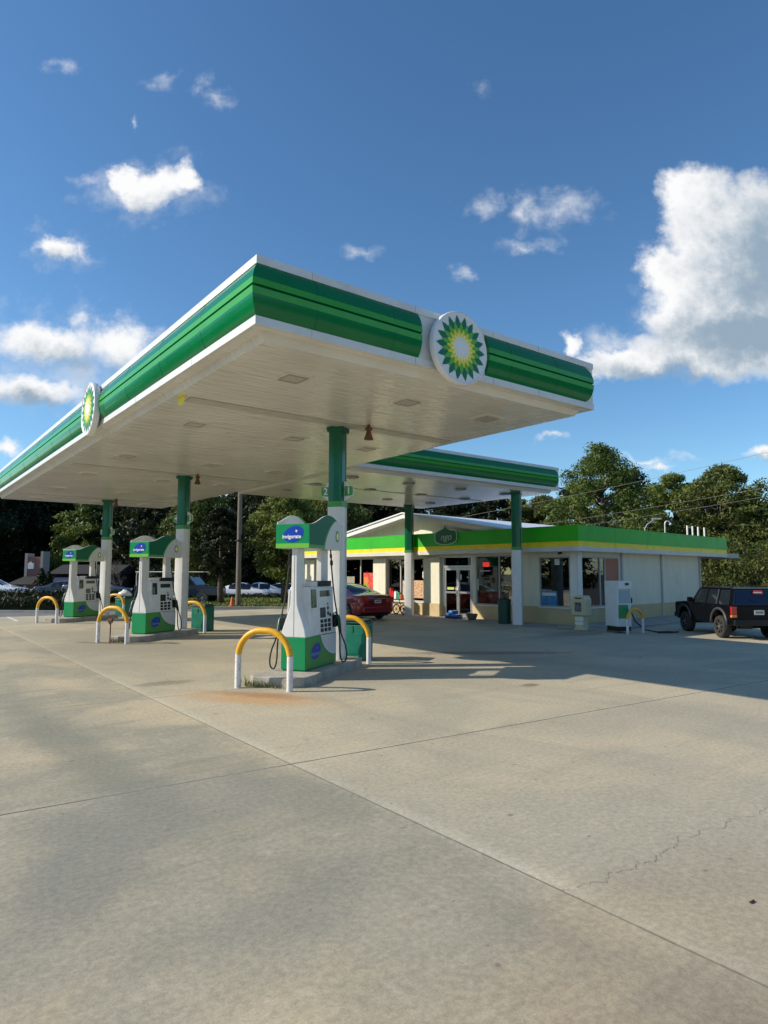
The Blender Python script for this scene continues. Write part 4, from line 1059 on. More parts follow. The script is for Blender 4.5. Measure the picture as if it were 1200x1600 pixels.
    pm = stick(9.95, 10.6, .83, 1.6, mat('red price poster', (.62, .06, .035), .5, var=.5, vscale=9), 'window_poster'); 
    q = MB(); q.box(V0+.031, V0+.0335, 10.3, 10.58, .86, 1.12); q.build('green_patch', hel2, pm); q = MB(); q.box(V0+.031, V0+.0335, 10.3, 10.58, 1.14, 1.42); q.build('orange_patch', mat('orange print', (.75, .2, .05), .5), pm)
    stick(11.2, 11.73, .86, 1.44, mat('grey notice board', (.28, .26, .2), .6, var=.3, vscale=12), 'window_board')
    stick(7.02, 7.56, .63, 1.31, posterm, 'window_poster'); stick(7.6, 8.2, .55, 1.3, mat('white brown poster', (.5, .42, .36), .5, var=.8, vscale=7), 'window_poster')
    ic = stick(1.12, 1.74, .58, 1.04, iceb, 'ice_poster'); q = MB(); q.box(V0+.031, V0+.0335, 1.17, 1.69, .88, .98); q.build('white_banner', paper, ic)
    stick(3.52, 4.0, .6, .92, mat('red drink cartons', (.38, .04, .03), .5, var=.6, vscale=9), 'window_cartons', .2)
    nm_ = stick(3.84, 4.12, 1.82, 1.97, neonred, 'neon_sign')
    stick(4.33, 4.38, 1.0, 1.4, paper, 'window_notice'); stick(1.02, 1.2, 1.86, 2.05, paper, 'window_notice'); stick(3.8, 4.25, 1.66, 1.69, paper, 'window_lettering'); stick(7.02, 7.1, 1.4, 1.65, paper, 'window_notice')
    return t
shop()
wk = MB(); c = [store_pt(-.55, -.75), store_pt(12.6, -.75), store_pt(12.6, .5), store_pt(.6, .5), store_pt(.6, 17.8), store_pt(-1.0, 17.8)]
# apron beside the shop, a low kerbed walk along the side and a flush strip along the front
wk.add([(x, y, .004) for x, y, z in (store_pt(-1.1, -.3), store_pt(.52, -.3), store_pt(.52, 17.6), store_pt(-1.1, 17.6))], [(0, 1, 2, 3)])
wk.build('shop_apron', walk, kind='structure')
wk = MB(); p = [store_pt(-.75, -1.25), store_pt(12.4, -1.25), store_pt(12.4, .3), store_pt(-.75, .3)]
wk.prism([(q[0], q[1]) for q in p], 2, -.05, .055); wk.build('side_walk', walk, kind='structure', bevel=.01)
st = MB(); p = [store_pt(2.6, -1.35), store_pt(2.72, -1.35), store_pt(3.6, -3.4), store_pt(3.48, -3.4)]
st.add([(q[0], q[1], .005) for q in p], [(3, 2, 1, 0)]); st.build('parking_line', paintl, kind='structure')

# roof pipes and lamps
for k, px_ in enumerate((14.7, 15.3, 15.95, 16.7)):
    m_ = MB(); m_.tube([(0, 0, 2.4), (0, 0, 3.2), (0, 0, 3.92)], [.042]*3, 12)
    m_.tube([(0, 0, 3.35), (0, 0, 3.41)], .052, 12)
    o = m_.build('vent_pipe', pipew, None, smooth=True, autos=40, loc=store_pt(px_, 3.0)); tag(o, 'white vent pipe in the row of four above the green side fascia', 'vent pipe', 'four white vent pipes behind the shop')
m_ = MB(); m_.tube([(0, 0, 0), (0, 0, 4.0), (.02, 0, 4.12), (.08, 0, 4.18), (.17, 0, 4.17), (.24, 0, 4.1)], .04, 10); m_.lathe([(.02, 4.12), (.05, 4.08), (.085, 4.0), (.07, 3.98)], 14, (.26, 0))
o = m_.build('gooseneck_lamp', galv, None, smooth=True, autos=40, loc=store_pt(14.5, 4.0), label=None); o.rotation_euler = (0, 0, R(-55)); tag(o, 'grey gooseneck lamp post rising behind the green side fascia', 'lamp post')
m_ = MB(); m_.tube([(0, 0, 0), (0, 0, 3.75), (.12, 0, 3.95), (.5, 0, 4.2)], .03, 8); m_.box(.35, .75, -.1, .1, 4.17, 4.25)
o = m_.build('tilted_floodlight', galv, None, loc=store_pt(12.8, 4.2)); o.rotation_euler = (0, 0, R(-45)); tag(o, 'thin leaning floodlight post left of the gooseneck lamp', 'lamp post')

# objects by the shop
t = thing('newspaper_box', 'beige newspaper vending box on a pedestal at the shop corner', 'newspaper box', (15.86, 11.42, .004), R(100))
b = MB(); b.prism([(-.19, .0), (.19, .0), (.15, .05), (.12, .07), (.12, .40), (-.12, .40), (-.12, .07), (-.15, .05)], 1, -.16, .16); b.build('pedestal', newsm, t, bevel=.01)
b = MB(); b.prism([(-.21, .41), (.21, .41), (.21, .86), (.16, .96), (-.16, .96), (-.21, .86)], 1, -.2, .2); bd = b.build('body', newsm, t, bevel=.015)
w = MB(); w.box(-.15, .15, .2, .212, .48, .82); w.build('door', newsm, bd); w = MB(); w.box(-.10, .10, .2125, .216, .52, .78); w.build('front_page', mat('newsprint', (.12, .12, .12), .6, var=.8, vscale=26), bd)
w = MB(); w.box(-.13, .13, .161, .166, .26, .36); w.box(-.13, .13, .161, .166, .15, .23); w.build('sticker', paper, t); w = MB(); w.box(-.1, .1, .2, .207, .875, .91); w.build('coin_slot', blackp, bd)

t = thing('air_machine', 'tall white air and kerosene dispenser with a green panel beside the shop wall', 'dispenser', (15.99, 10.24, .055), R(-23))
b = MB(); b.box(-.23, .20, -.16, .42, .12, 1.34); b.build('cabinet', mat('bluish white enamel', (.62, .66, .68), .35, var=.04), t, bevel=.02)
b = MB(); b.box(-.20, .18, -.14, .38, .0, .119); b.build('plinth', blackp, t)
b = MB(); b.box(-.20, .20, -.22, -.161, 1.12, 1.34); hd = b.build('head', greyw, t, bevel=.01); b = MB(); b.box(-.02, .10, -.224, -.2205, 1.22, 1.29); b.build('display', screen, hd)
b = MB(); b.box(-.20, .10, -.168, -.1605, .34, .70); b.build('green_panel', green_p, t); b = MB(); b.box(-.18, .17, -.166, -.1605, .74, 1.08); b.build('grey_panel', mat('blue grey panel', (.35, .42, .47), .4), t)
b = MB(); b.box(.201, .27, -.06, .08, .72, .92); b.tube([(.27, 0, .90), (.32, 0, .84), (.31, 0, .74)], .03, 8); nb = b.build('nozzle_boot', blackp, t)
b = MB(); b.tube([(.27, 0, .74), (.30, .0, .5), (.38, -.05, .25), (.62, -.12, .03), (.9, -.25, -.03), (1.3, -.2, -.03), (1.5, -.35, -.03), (1.15, -.45, -.03), (.8, -.4, -.03)], .018, 8); b.build('hose', black, t, smooth=True)
make_hoop('hoop_bollard', 'small ochre and white hoop bollard beside the white air dispenser', (16.08, 9.895), R(90-3), .34, .64, .38, .035)
t = thing('trash_can', 'dark green trash can beside the right canopy column in front of the shop windows', 'trash can', (15.86, 14.32, 0), R(4))
b = MB(); b.lathe([(.18, 0), (.20, .02), (.205, .70), (.001, .70)], 24); b.build('body', teald, t, smooth=True, autos=35); b = MB(); b.lathe([(.215, .70), (.215, .76), (.15, .80), (.001, .80)], 24); b.build('lid', teald, t, smooth=True, autos=35)
t = thing('planter_pot', 'low dark stone planter at the foot of the left rear canopy column', 'planter', store_pt(-.2, 8.55, .004), 0)
def pot(t):
    b = MB(); b.lathe([(.13, 0), (.19, .14), (.20, .2), (.16, .2), (.15, .15), (.001, .14)], 18); b.build('pot', potm, t, smooth=True, autos=35)
    b = MB(); tuft(b, 0, 0, 30, .1, .05, rnd); b.xf(Matrix.Translation((0, 0, .14))); b.build('plants', leafH, t)
pot(t)
t = thing('planter_pot', 'low dark stone planter right of the shop doors', 'planter', store_pt(-.05, 4.15, .004), 0); pot(t)
# blue packs by the door
b = MB()
for k, (x, y, z, w) in enumerate(((0, 0, 0, .2), (.05, .34, 0, .19), (.02, .17, .13, .17))):
    rg = []
    for zz, s_ in ((0, .8), (.03, 1), (.11, 1.03), (.15, .8)):
        rg.append([(x+w*s_*(abs(math.cos(a))**.6*math.copysign(1, math.cos(a)))*(1+rnd.uniform(-.05, .05)), y+w*s_*.8*(abs(math.sin(a))**.6*math.copysign(1, math.sin(a))), z+zz) for a in [2*PI*q/14 for q in range(14)]])
    b.rings(rg)
o = b.build('blue_water_packs', bluep, None, smooth=True, loc=store_pt(-.05, 4.85, .004)); o.rotation_euler = (0, 0, SA); tag(o, 'small heap of blue packs lying in front of the shop doors', 'water packs')
# wheeled display with bottles at the left window
t = thing('display_cart', 'black wheeled display cart with red and green bottles below the shop window', 'cart', store_pt(-.12, 8.0, .004), SA)
b = MB()
for y in (-.35, .35): b.tube([(0, y, .14), (0, y, .44)], .014, 6); b.tube([(.25, y, .14), (.25, y, .44)], .014, 6)
b.box(-.05, .3, -.4, .4, .42, .45); b.box(-.02, .25, -.36, .36, .56, .59); b.box(.0, .02, -.3, -.28, .45, .56); b.box(.0, .02, .28, .3, .45, .56); b.build('frame', blackp, t)
for y in (-.42, .0, .42):
    b = MB(); b.rings([[(.12+q*math.cos(2*PI*k/20), y+dy, .2+q*math.sin(2*PI*k/20)) for k in range(20)] for q, dy in ((.19, -.012), (.20, 0), (.19, .012), (.155, .012), (.155, -.012), (.19, -.012))], True, False)
    for k in range(4): a = PI/4*k; b.tube([(.12+.17*math.cos(a), y, .2+.17*math.sin(a)), (.12-.17*math.cos(a), y, .2-.17*math.sin(a))], .008, 5)
    b.build('wheel', black, t)
for k, (y, m_, h) in enumerate(((.26, red, .42), (.14, red, .30), (-.02, wht, .30), (-.2, mat('green bottles', (.02, .30, .16), .4), .26), (-.32, mat('orange bottles', (.5, .12, .04), .4), .18))):
    b = MB(); b.prism([(y-.06, .591), (y+.06, .591), (y+.06, .591+h*.8), (y+.02, .591+h), (y-.02, .591+h), (y-.06, .591+h*.8)], 0, .03, .16); b.build('bottle_stack', m_, t, bevel=.01)

# ------------------------------------------------------------------ vehicles (metres inside, U = metres -> draft units)
U = 1/K
def catmull(xs, ys, x):
    if x <= xs[0]: return ys[0]
    if x >= xs[-1]: return ys[-1]
    for i in range(len(xs)-1):
        if xs[i] <= x <= xs[i+1]:
            t_ = (x-xs[i])/(xs[i+1]-xs[i]); m0 = (ys[i+1]-ys[max(i-1, 0)])/(xs[i+1]-xs[max(i-1, 0)]); m1 = (ys[min(i+2, len(xs)-1)]-ys[i])/(xs[min(i+2, len(xs)-1)]-xs[i]); h = xs[i+1]-xs[i]
            t2, t3 = t_*t_, t_*t_*t_
            return (2*t3-3*t2+1)*ys[i]+(t3-2*t2+t_)*h*m0+(-2*t3+3*t2)*ys[i+1]+(t3-t2)*h*m1
def wheel(parent, x, y, r, w, side, rimm, s):
    b = MB(); n = 28; pr = ((r*.66, -w/2), (r*.93, -w/2), (r, -w*.35), (r, w*.35), (r*.93, w/2), (r*.66, w/2), (r*.62, 0))
    b.rings([[(s*(x+q*math.cos(2*PI*k/n)), s*(y+d), s*(r+q*math.sin(2*PI*k/n))) for k in range(n)] for q, d in pr], True, False)
    wh = b.build('wheel', tyre, parent, smooth=True, autos=40)
    b = MB(); d = side*w*.42
    b.rings([[(s*(x+q*math.cos(2*PI*k/n)), s*(y+dd), s*(r+q*math.sin(2*PI*k/n))) for k in range(n)] for q, dd in ((r*.68, d), (r*.60, d), (r*.58, d-side*.05), (r*.02, d-side*.06))], True, False)
    b.build('rim_well', blackp, wh)
    b = MB()
    for k in range(7):
        a = 2*PI*k/7; ca, sa = math.cos(a), math.sin(a); q0, q1, h0, h1 = r*.10, r*.62, r*.075, r*.10
        b.add([(s*(x+ca*q0-sa*h0), s*(y+d-side*.012), s*(r+sa*q0+ca*h0)), (s*(x+ca*q0+sa*h0), s*(y+d-side*.012), s*(r+sa*q0-ca*h0)), (s*(x+ca*q1+sa*h1), s*(y+d), s*(r+sa*q1-ca*h1)), (s*(x+ca*q1-sa*h1), s*(y+d), s*(r+sa*q1+ca*h1))], [(0, 1, 2, 3), (3, 2, 1, 0)])
    b.rings([[(s*(x+q*math.cos(2*PI*k/n)), s*(y+dd), s*(r+q*math.sin(2*PI*k/n))) for k in range(n)] for q, dd in ((r*.70, d), (r*.62, d+side*.004), (r*.60, d-side*.03))], True, False)
    b.lathe([(s*r*.14, 0), (s*r*.12, s*.02), (.0001, s*.02)], 12) if False else None
    b.tube([(s*x, s*(y+d-side*.02), s*r), (s*x, s*(y+d+side*.012), s*r)], s*r*.15, 12)
    b.build('rim', rimm, wh)
def sedan(label, loc, rz, paint, group=None, s=U, detail=True):
    t = thing('parked_car', label, 'car', loc, rz, group)
    L, W = 4.75, .90
    xs = [0, .06, .25, .7, 1.15, 1.9, 2.6, 3.15, 3.7, 4.3, 4.62, 4.75]
    zsh = [.78, .95, .99, 1.0, .98, .95, .93, .92, .88, .80, .68, .55]
    zrf = [.80, .99, 1.03, 1.06, 1.27, 1.44, 1.42, 1.18, .97, .86, .72, .56]
    wr_ = [.60, .66, .68, .66, .60, .57, .57, .60, .68, .68, .62, .50]
    wd_ = [.72, .84, .88, .90, .90, .90, .90, .90, .90, .87, .78, .62]
    zb_ = [.42, .30, .24, .20, .18, .18, .18, .18, .18, .20, .26, .38]
    st = sorted(set([0, .03, .06, .12, .2]+[.3+.115*k for k in range(36)]+[4.42, 4.52, 4.6, 4.66, 4.71, 4.75])); st = [x for x in st if x <= 4.75]
    wheels = (.93, 3.72); wr = .335
    body = MB(); gl = MB(); rows = []
    for x in st:
        g = lambda arr: catmull(xs, arr, x)
        wd, zb, zs, zr, wt = g(wd_), g(zb_), g(zsh), max(g(zrf), g(zsh)+.01), g(wr_)
        for wx in wheels:
            d = abs(x-wx)
            if d < wr+.06: zb = max(zb, wr+math.sqrt(max(0, (wr+.06)**2-d*d))*1.0)
        zb = min(zb, .72)
        hgt = zr-zs
        ring = [(wd*.90, zb), (wd*.985, zb+.04), (wd, min(zb+.2, .66)), (wd, .70), (wd*.985, .78), (wd*.96, zs-.05), (wd*.93, zs), (wt+(wd*.93-wt)*.45, zs+hgt*.52), (wt+.03, zr-.05 if hgt > .15 else zr-.01), (wt*.85, zr+.0), (wt*.4, zr+.02), (0, zr+.025)]
        rows.append((x, ring))
    n = len(rows[0][1])
    for i in range(len(rows)-1):
        (xa, ra), (xb, rb) = rows[i], rows[i+1]; xm = (xa+xb)/2
        for j in range(n-1):
            for sg in (1, -1):
                q = [(s*xa, s*sg*ra[j][0], s*ra[j][1]), (s*xb, s*sg*rb[j][0], s*rb[j][1]), (s*xb, s*sg*rb[j+1][0], s*rb[j+1][1]), (s*xa, s*sg*ra[j+1][0], s*ra[j+1][1])]
                if sg > 0: q = q[::-1]
                side_glass = j in (6, 7) and 1.32 < xm < 3.02 and not (2.12 < xm < 2.2) and ra[8][1]-ra[6][1] > .2
                top_glass = j >= 8 and (.68 < xm < 1.62 or 2.72 < xm < 3.42)
                (gl if side_glass or top_glass else body).add(q, [(0, 1, 2, 3)])
    for (x, ring), sgn in ((rows[0], 1), (rows[-1], -1)):
        vs = [(s*x, s*y, s*z) for y, z in ring]+[(s*x, -s*y, s*z) for y, z in ring[::-1]]
        body.add(vs, [tuple(range(len(vs)))[::sgn]])
    def weld(o):
        import bmesh
        bm = bmesh.new(); bm.from_mesh(o.data); bmesh.ops.remove_doubles(bm, verts=bm.verts, dist=.002); bmesh.ops.recalc_face_normals(bm, faces=bm.faces) if False else None
        bm.to_mesh(o.data); bm.free(); o.data.polygons.foreach_set('use_smooth', [True]*len(o.data.polygons)); o.data.set_sharp_from_angle(angle=R(38)); return o
    bo = weld(body.build('body', paint, t)); weld(gl.build('windows', carglass, t))
    un = MB(); un.box(s*.3, s*4.4, -s*.78, s*.78, s*.16, s*.5); un.build('underbody', blackp, t)
    for x in wheels:
        for sg in (1, -1): wheel(t, x, sg*.80, wr, .2, sg, rim, s)
    if detail:
        for sg in (1, -1):
            l = MB(); y0, y1 = sorted((s*sg*.48, s*sg*.84)); l.prism([(-s*.012, s*.72), (s*.16, s*.74), (s*.22, s*.90), (-s*.002, s*.93)], 1, y0, y1); l.build('tail_lamp', tailr, t, bevel=.01)
            m_ = MB(); y0, y1 = sorted((s*sg*.93, s*sg*1.04)); m_.box(s*3.0, s*3.12, y0, y1, s*.96, s*1.08); m_.build('mirror', paint, t, bevel=.01)
            h = MB(); y0, y1 = sorted((s*sg*.45, s*sg*.74)); h.box(s*4.60, s*4.70, y0, y1, s*.56, s*.68); h.build('headlight', white_clean, t, bevel=.01)
        pl = MB(); pl.box(-s*.022, -s*.012, -s*.17, s*.17, s*.70, s*.83); pp = pl.build('number_plate', plate, t)
        q = MB(); 
        for k in range(6): q.box(-s*.024, -s*.0222, -s*.13+k*s*.045, -s*.105+k*s*.045, s*.74, s*.80)
        q.build('plate_marks', blackp, pp)
        bm_ = MB(); bm_.box(-s*.03, s*.06, -s*.72, s*.72, s*.32, s*.55); bm_.build('rear_bumper', paint, t, bevel=.03)
        tr = MB(); tr.box(-s*.02, s*.0, -s*.4, s*.4, s*.87, s*.89); tr.build('chrome_strip', silver, t)
    return t
red_c = sedan('dark red sedan parked in front of the shop windows, seen from behind', (13.41, 17.78, 0), R(91), carred)

def jeep():
    s = U*.905
    t = thing('parked_suv', 'boxy black off road car at the right edge with blue tinted rear glass', 'car', (17.74*.955, 7.46*.955, 0), R(52.5))
    W = .88; zf = .50; zb = 1.10; zt = 1.66; L = 4.1
    b = MB(); yb = W
    # lower body with wheel arches cut as polygon profile
    def arch(cx_, r_): return [(cx_-r_*1.12, zf-.06), (cx_-r_*.98, zf+.22), (cx_-r_*.62, .90), (cx_+r_*.62, .90), (cx_+r_*.98, zf+.22), (cx_+r_*1.12, zf-.06)]
    prof = [(0, .54)]+[(.12, zf-.06)]+arch(.80, .46)+arch(3.30, .46)+[(3.95, zf-.04), (L, .62), (L, .98), (L-.05, 1.06), (2.95, 1.13), (2.80, zb), (0.0, zb)]
    b.prism([(s*x, s*z) for x, z in prof], 1, -s*yb, s*yb); bd = b.build('body', carblk, t, bevel=.025)
    # cabin frame: roof, pillars
    def cab(x, z): return x
    roof = MB(); roof.prism([(s*.10, s*(zt-.07)), (s*2.32, s*(zt-.07)), (s*2.26, s*(zt-.02)), (s*2.1, s*zt), (s*.3, s*(zt+.005)), (s*.12, s*(zt-.03))], 1, -s*.76, s*.76); roof.build('roof', carblk, t, bevel=.02)
    gb = MB()
    gl_prof = [(.05, zb+.005), (2.83, zb+.005), (2.36, zt-.06), (.13, zt-.06)]
    v = []
    for sg, wb, wt in ((-1, .85, .735), (1, .85, .735)):
        for x, z in gl_prof: v.append((s*x, s*sg*(wb if z < 1.3 else wt), s*z))
    gb.add(v, [(0, 1, 2, 3), (7, 6, 5, 4), (0, 3, 7, 4), (1, 5, 6, 2), (3, 2, 6, 7), (0, 4, 5, 1)]); gb.build('cabin_glass', carglass, t)
    rg = MB(); x0, x1 = .035, .118
    rg.add([(s*x0, -s*.74, s*(zb+.04)), (s*x0, s*.74, s*(zb+.04)), (s*x1, s*.66, s*(zt-.1)), (s*x1, -s*.66, s*(zt-.1))], [(0, 3, 2, 1)]); rgo = rg.build('rear_window', jeepglass, t)
    lo = MB(); M = facing((s*.070, -s*.02, s*1.52), (0, -1, 0), (.12, 0, .99)); flat(lo, [(-s*.15, -s*.055), (s*.15, -s*.055), (s*.17, 0), (s*.12, s*.06), (-s*.12, s*.06), (-s*.17, 0)], M, .004, .008); lo.build('red_decal', mat('red orange decal', (.65, .07, .03), .5), rgo)
    lo = MB(); flat(lo, [(-s*.13, -s*.025), (s*.13, -s*.025), (s*.13, s*.005), (-s*.13, s*.005)], M, .009, .010); lo.build('decal_lettering', paper, rgo)
    for sg in (-1, 1):
        def pil(xb, xt, w, nm='pillar', m_=carblk, o_=.006):
            p = MB(); yb_, yt = sg*(.85+o_), sg*(.735+o_)
            q = [(s*xb, s*yb_, s*zb), (s*(xb+w), s*yb_, s*zb), (s*(xt+w), s*yt, s*(zt-.06)), (s*xt, s*yt, s*(zt-.06))]
            q2 = [(x, y-sg*s*.03, z) for x, y, z in q]; p.add(q+q2, [(0, 1, 2, 3), (7, 6, 5, 4), (0, 4, 5, 1), (2, 6, 7, 3), (1, 5, 6, 2), (0, 3, 7, 4)]); p.build(nm, m_, t)
        pil(.03, .10, .17); pil(.88, .86, .09); pil(1.70, 1.62, .09); pil(2.72, 2.27, .10)
        if sg > 0: pil(1.0, .97, .035, 'chrome_trim', silver, .012)
        r_ = MB(); y0, y1 = sorted((s*sg*.60, s*sg*.64)); r_.box(s*.35, s*2.1, y0, y1, s*(zt+.03), s*(zt+.055))
        for x in (.4, 1.2, 2.0): r_.box(s*x, s*(x+.05), y0, y1, s*zt, s*(zt+.03))
        r_.build('roof_rail', blackp, t)
        for cx_ in (.80, 3.30):
            f = MB()
            P = [(s*(cx_+.52*math.cos(a)), s*sg*(W+.02), s*(.47+.50*math.sin(a))) for a in [PI*k/10 for k in range(11)]]
            f.tube(P, s*.045, 8)
            f.build('fender_flare', mat('grey plastic flare', (.05, .05, .052), .45), t, smooth=True)
        m_ = MB(); y0, y1 = sorted((s*sg*.90, s*sg*1.08)); m_.box(s*2.55, s*2.67, y0, y1, s*1.12, s*1.28); m_.build('mirror', carblk, t, bevel=.02)
        tl = MB(); y0, y1 = sorted((s*sg*.72, s*sg*.886)); tl.box(-s*.015, s*.09, y0, y1, s*.79, s*1.06); tb = tl.build('tail_lamp', tailr, t, bevel=.008)
        ta = MB(); ta.box(-s*.02, s*.092, y0+.002*sg, y1+.004*sg, s*.71, s*.789); ta.build('amber_lamp', tailo, tb, bevel=.006)
        d = MB(); y0, y1 = sorted((s*sg*(W+.001), s*sg*(W+.006)))
        for x in (1.02, 1.72, 2.72): d.box(s*x, s*(x+.012), y0, y1, s*.62, s*1.09)
        d.build('door_gap', blackp, t)
        d = MB(); y0, y1 = sorted((s*sg*(W+.001), s*sg*(W+.03)))
        d.box(s*1.08, s*1.22, y0, y1, s*1.0, s*1.03); d.box(s*1.78, s*1.92, y0, y1, s*1.0, s*1.03); d.build('door_handle', blackp, t)
        for x in (.80, 3.30): wheel(t, x, sg*.78, .365, .26, sg, rimd, s)
    bu = MB(); bu.box(-s*.14, -s*.005, -s*.86, s*.86, s*.46, s*.64); bu.build('rear_bumper', blackp, t, bevel=.02)
    bu = MB(); bu.box(s*L+.002, s*(L+.14), -s*.86, s*.86, s*.50, s*.66); bu.build('front_bumper', blackp, t, bevel=.02)
    pl = MB(); pl.box(-s*.012, -s*.003, -s*.16, s*.16, s*.80, s*.95); pp = pl.build('number_plate', plate, t); q = MB()
    for k in range(6): q.box(-s*.014, -s*.0122, -s*.12+k*s*.042, -s*.095+k*s*.042, s*.85, s*.91)
    q.build('plate_marks', screen, pp)
    ax = MB(); ax.tube([(s*.8, -s*.7, s*.36), (s*.8, s*.7, s*.36)], s*.05, 10); ax.tube([(s*3.3, -s*.7, s*.36), (s*3.3, s*.7, s*.36)], s*.05, 10); ax.box(s*.3, s*3.8, -s*.5, s*.5, s*.42, s*.56); ax.box(s*.25, s*.6, s*.1, s*.5, s*.33, s*.44)
    ax.build('underbody', blackp, t)
    wi = MB(); wi.tube([(s*.06, 0, s*1.16), (s*.03, s*.12, s*1.22), (s*.05, s*.3, s*1.3)], .006, 5); wi.build('wiper', blackp, t)
    return t
jeep()

# ------------------------------------------------------------------ far side of the road
def at(px, dist, z=0):
    """plan point seen at photo column px at a forward distance"""
    lat = (px-600)/F_PX*dist*1.0
    x = FWD.x*dist+RGT.x*lat; y = FWD.y*dist+RGT.y*lat
    return (x, y, terrain_z(x, y)+z)
def strip_between(p, q, w, z0, z1):
    p = Vector(p); q = Vector(q); d = (q-p).normalized(); n = Vector((-d.y, d.x, 0))*w
    return [(p-n), (q-n), (q+n), (p+n)]
# grass verge
g = MB(); a = [at(172, 29.5), at(520, 29.5), at(560, 41), at(190, 39)]
vs = []; nn = 24
for j in range(9):
    for i_ in range(nn+1):
        u, v_ = i_/nn, j/8
        p0 = Vector(a[0]).lerp(Vector(a[1]), u); p1 = Vector(a[3]).lerp(Vector(a[2]), u); p = p0.lerp(p1, v_)
        vs.append((p.x, p.y, terrain_z(p.x, p.y)+.06+.03*rnd.random()))
g.add(vs, [(j*(nn+1)+i_, j*(nn+1)+i_+1, (j+1)*(nn+1)+i_+1, (j+1)*(nn+1)+i_) for j in range(8) for i_ in range(nn)])
gm = MB(); gm.v, gm.f, gm.mi = list(g.v), list(g.f), list(g.mi)
for _ in range(9000):
    u, v_ = rnd.random(), rnd.random()**1.3
    p0 = Vector(a[0]).lerp(Vector(a[1]), u); p1 = Vector(a[3]).lerp(Vector(a[2]), u); p = p0.lerp(p1, v_); z = terrain_z(p.x, p.y)+.06
    an = rnd.uniform(0, 2*PI); w = .03; h = rnd.uniform(.05, .12)
    gm.add([(p.x-math.cos(an)*w, p.y-math.sin(an)*w, z), (p.x+math.cos(an)*w, p.y+math.sin(an)*w, z), (p.x+rnd.uniform(-.04, .04), p.y+rnd.uniform(-.04, .04), z+h)], [(0, 1, 2)])
gm.build('grass_verge', grassm, kind='stuff')
kb = MB(); p, q = at(150, 29.2), at(540, 29.2); kb.prism([(v_.x, v_.y) for v_ in strip_between(p, q, .09, 0, 0)], 2, -.1, .10); o = kb.build('verge_kerb', kerbm, kind='structure')
kb = MB(); p, q = at(-120, 26.6), at(118, 26.0); kb.prism([(v_.x, v_.y) for v_ in strip_between(p, q, .09, 0, 0)], 2, -.1, .09); kb.build('road_kerb', kerbm, kind='structure')
pm_ = MB(); p, q = at(18, 23.6), at(34, 21.6); pm_.add([(v_.x, v_.y, .006) for v_ in strip_between(p, q, .05, 0, 0)], [(0, 1, 2, 3)]); pm_.build('painted_line', paintl, kind='structure')

def leafcloud(mb, c, rad, n, size, r_, shell=.55):
    for _ in range(n):
        while True:
            d = Vector((r_.uniform(-1, 1), r_.uniform(-1, 1), r_.uniform(-1, 1)))
            if .05 < d.length < 1: break
        rr_ = shell+(1-shell)*r_.random() if r_.random() < .8 else r_.random()
        d.normalize(); p = (c[0]+d.x*rad[0]*rr_, c[1]+d.y*rad[1]*rr_, c[2]+d.z*rad[2]*rr_)
        nrm = (d+Vector((r_.gauss(0, .6), r_.gauss(0, .6), r_.gauss(0, .6)))).normalized()
        a_ = nrm.cross(Vector((r_.gauss(0, 1), r_.gauss(0, 1), r_.gauss(0, 1)))).normalized(); b_ = nrm.cross(a_)
        s_ = size*r_.uniform(.55, 1.25); l = s_*r_.uniform(1.0, 1.7)
        P = Vector(p)
        mb.add([tuple(P-a_*l), tuple(P-b_*s_*.5+a_*l*.1), tuple(P+a_*l), tuple(P+b_*s_*.5-a_*l*.1)], [(0, 1, 2, 3)])
def hedge(name, label, p, q, w, h, group=None, m_=leafH, dens=260, size=.06):
    p = Vector(p); q = Vector(q); L = (q-p).length; d = (q-p)/L; r_ = random.Random(int(L*100))
    t = MB(); n = int(L/.5)
    for i_ in range(n+1):
        c = p+d*(L*i_/n); leafcloud(t, (c.x, c.y, c.z+h*.5), (w*r_.uniform(.9, 1.15), w, h*.5*r_.uniform(.9, 1.2)), dens, size, r_)
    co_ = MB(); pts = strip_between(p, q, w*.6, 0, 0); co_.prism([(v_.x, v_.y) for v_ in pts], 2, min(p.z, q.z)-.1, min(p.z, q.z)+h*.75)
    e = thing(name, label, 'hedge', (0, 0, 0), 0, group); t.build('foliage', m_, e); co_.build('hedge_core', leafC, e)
hedge('hedge', 'long low dark clipped hedge beyond the grass verge behind the pumps', at(170, 40.5), at(540, 41.5), .6, .36, dens=200, size=.08)
hedge('hedge', 'dark clipped hedge beside the road at the far left edge', at(-40, 28.3), at(150, 28.3), .5, .62, dens=420, size=.06)
hedge('hedge', 'lighter hedge strip behind the dark one at far left', at(-60, 33), at(180, 33), .45, .42+.35, dens=300, size=.07)

def pole_obj():
    b = MB(); b.tube([(0, 0, -.1), (.0, 0, 3), (-.02, 0, 8.0)], [.125, .11, .08], 12); return b
x, y, z = at(374, 30.3); t = thing('utility_pole', 'tall weathered wooden utility pole standing on the grass verge', 'utility pole', (x, y, z+.05), 0)
pole_obj().build('post', wood, t, smooth=True, autos=50); b = MB(); b.box(-.15, .15, -.16, .16, 3.0, 3.06); b.tube([(.0, -.17, 2.9), (.0, -.17, 3.3)], .04, 8); b.build('bracket', blackp, t); b = MB(); b.box(-1.2, 1.2, -.06, .06, 7.2, 7.32); b.build('crossarm', wood, t)
x, y, z = at(365, 29.8); t = thing('traffic_cone', 'faded orange traffic cone at the foot of the utility pole', 'traffic cone', (x, y, z+.09), 0)
b = MB(); b.box(-.15, .15, -.15, .15, 0, .03); b.build('base', orange, t); b = MB(); b.lathe([(.11, .031), (.03, .42), (.02, .42), (.0001, .42)], 16); b.build('cone', orange, t, smooth=True, autos=30)

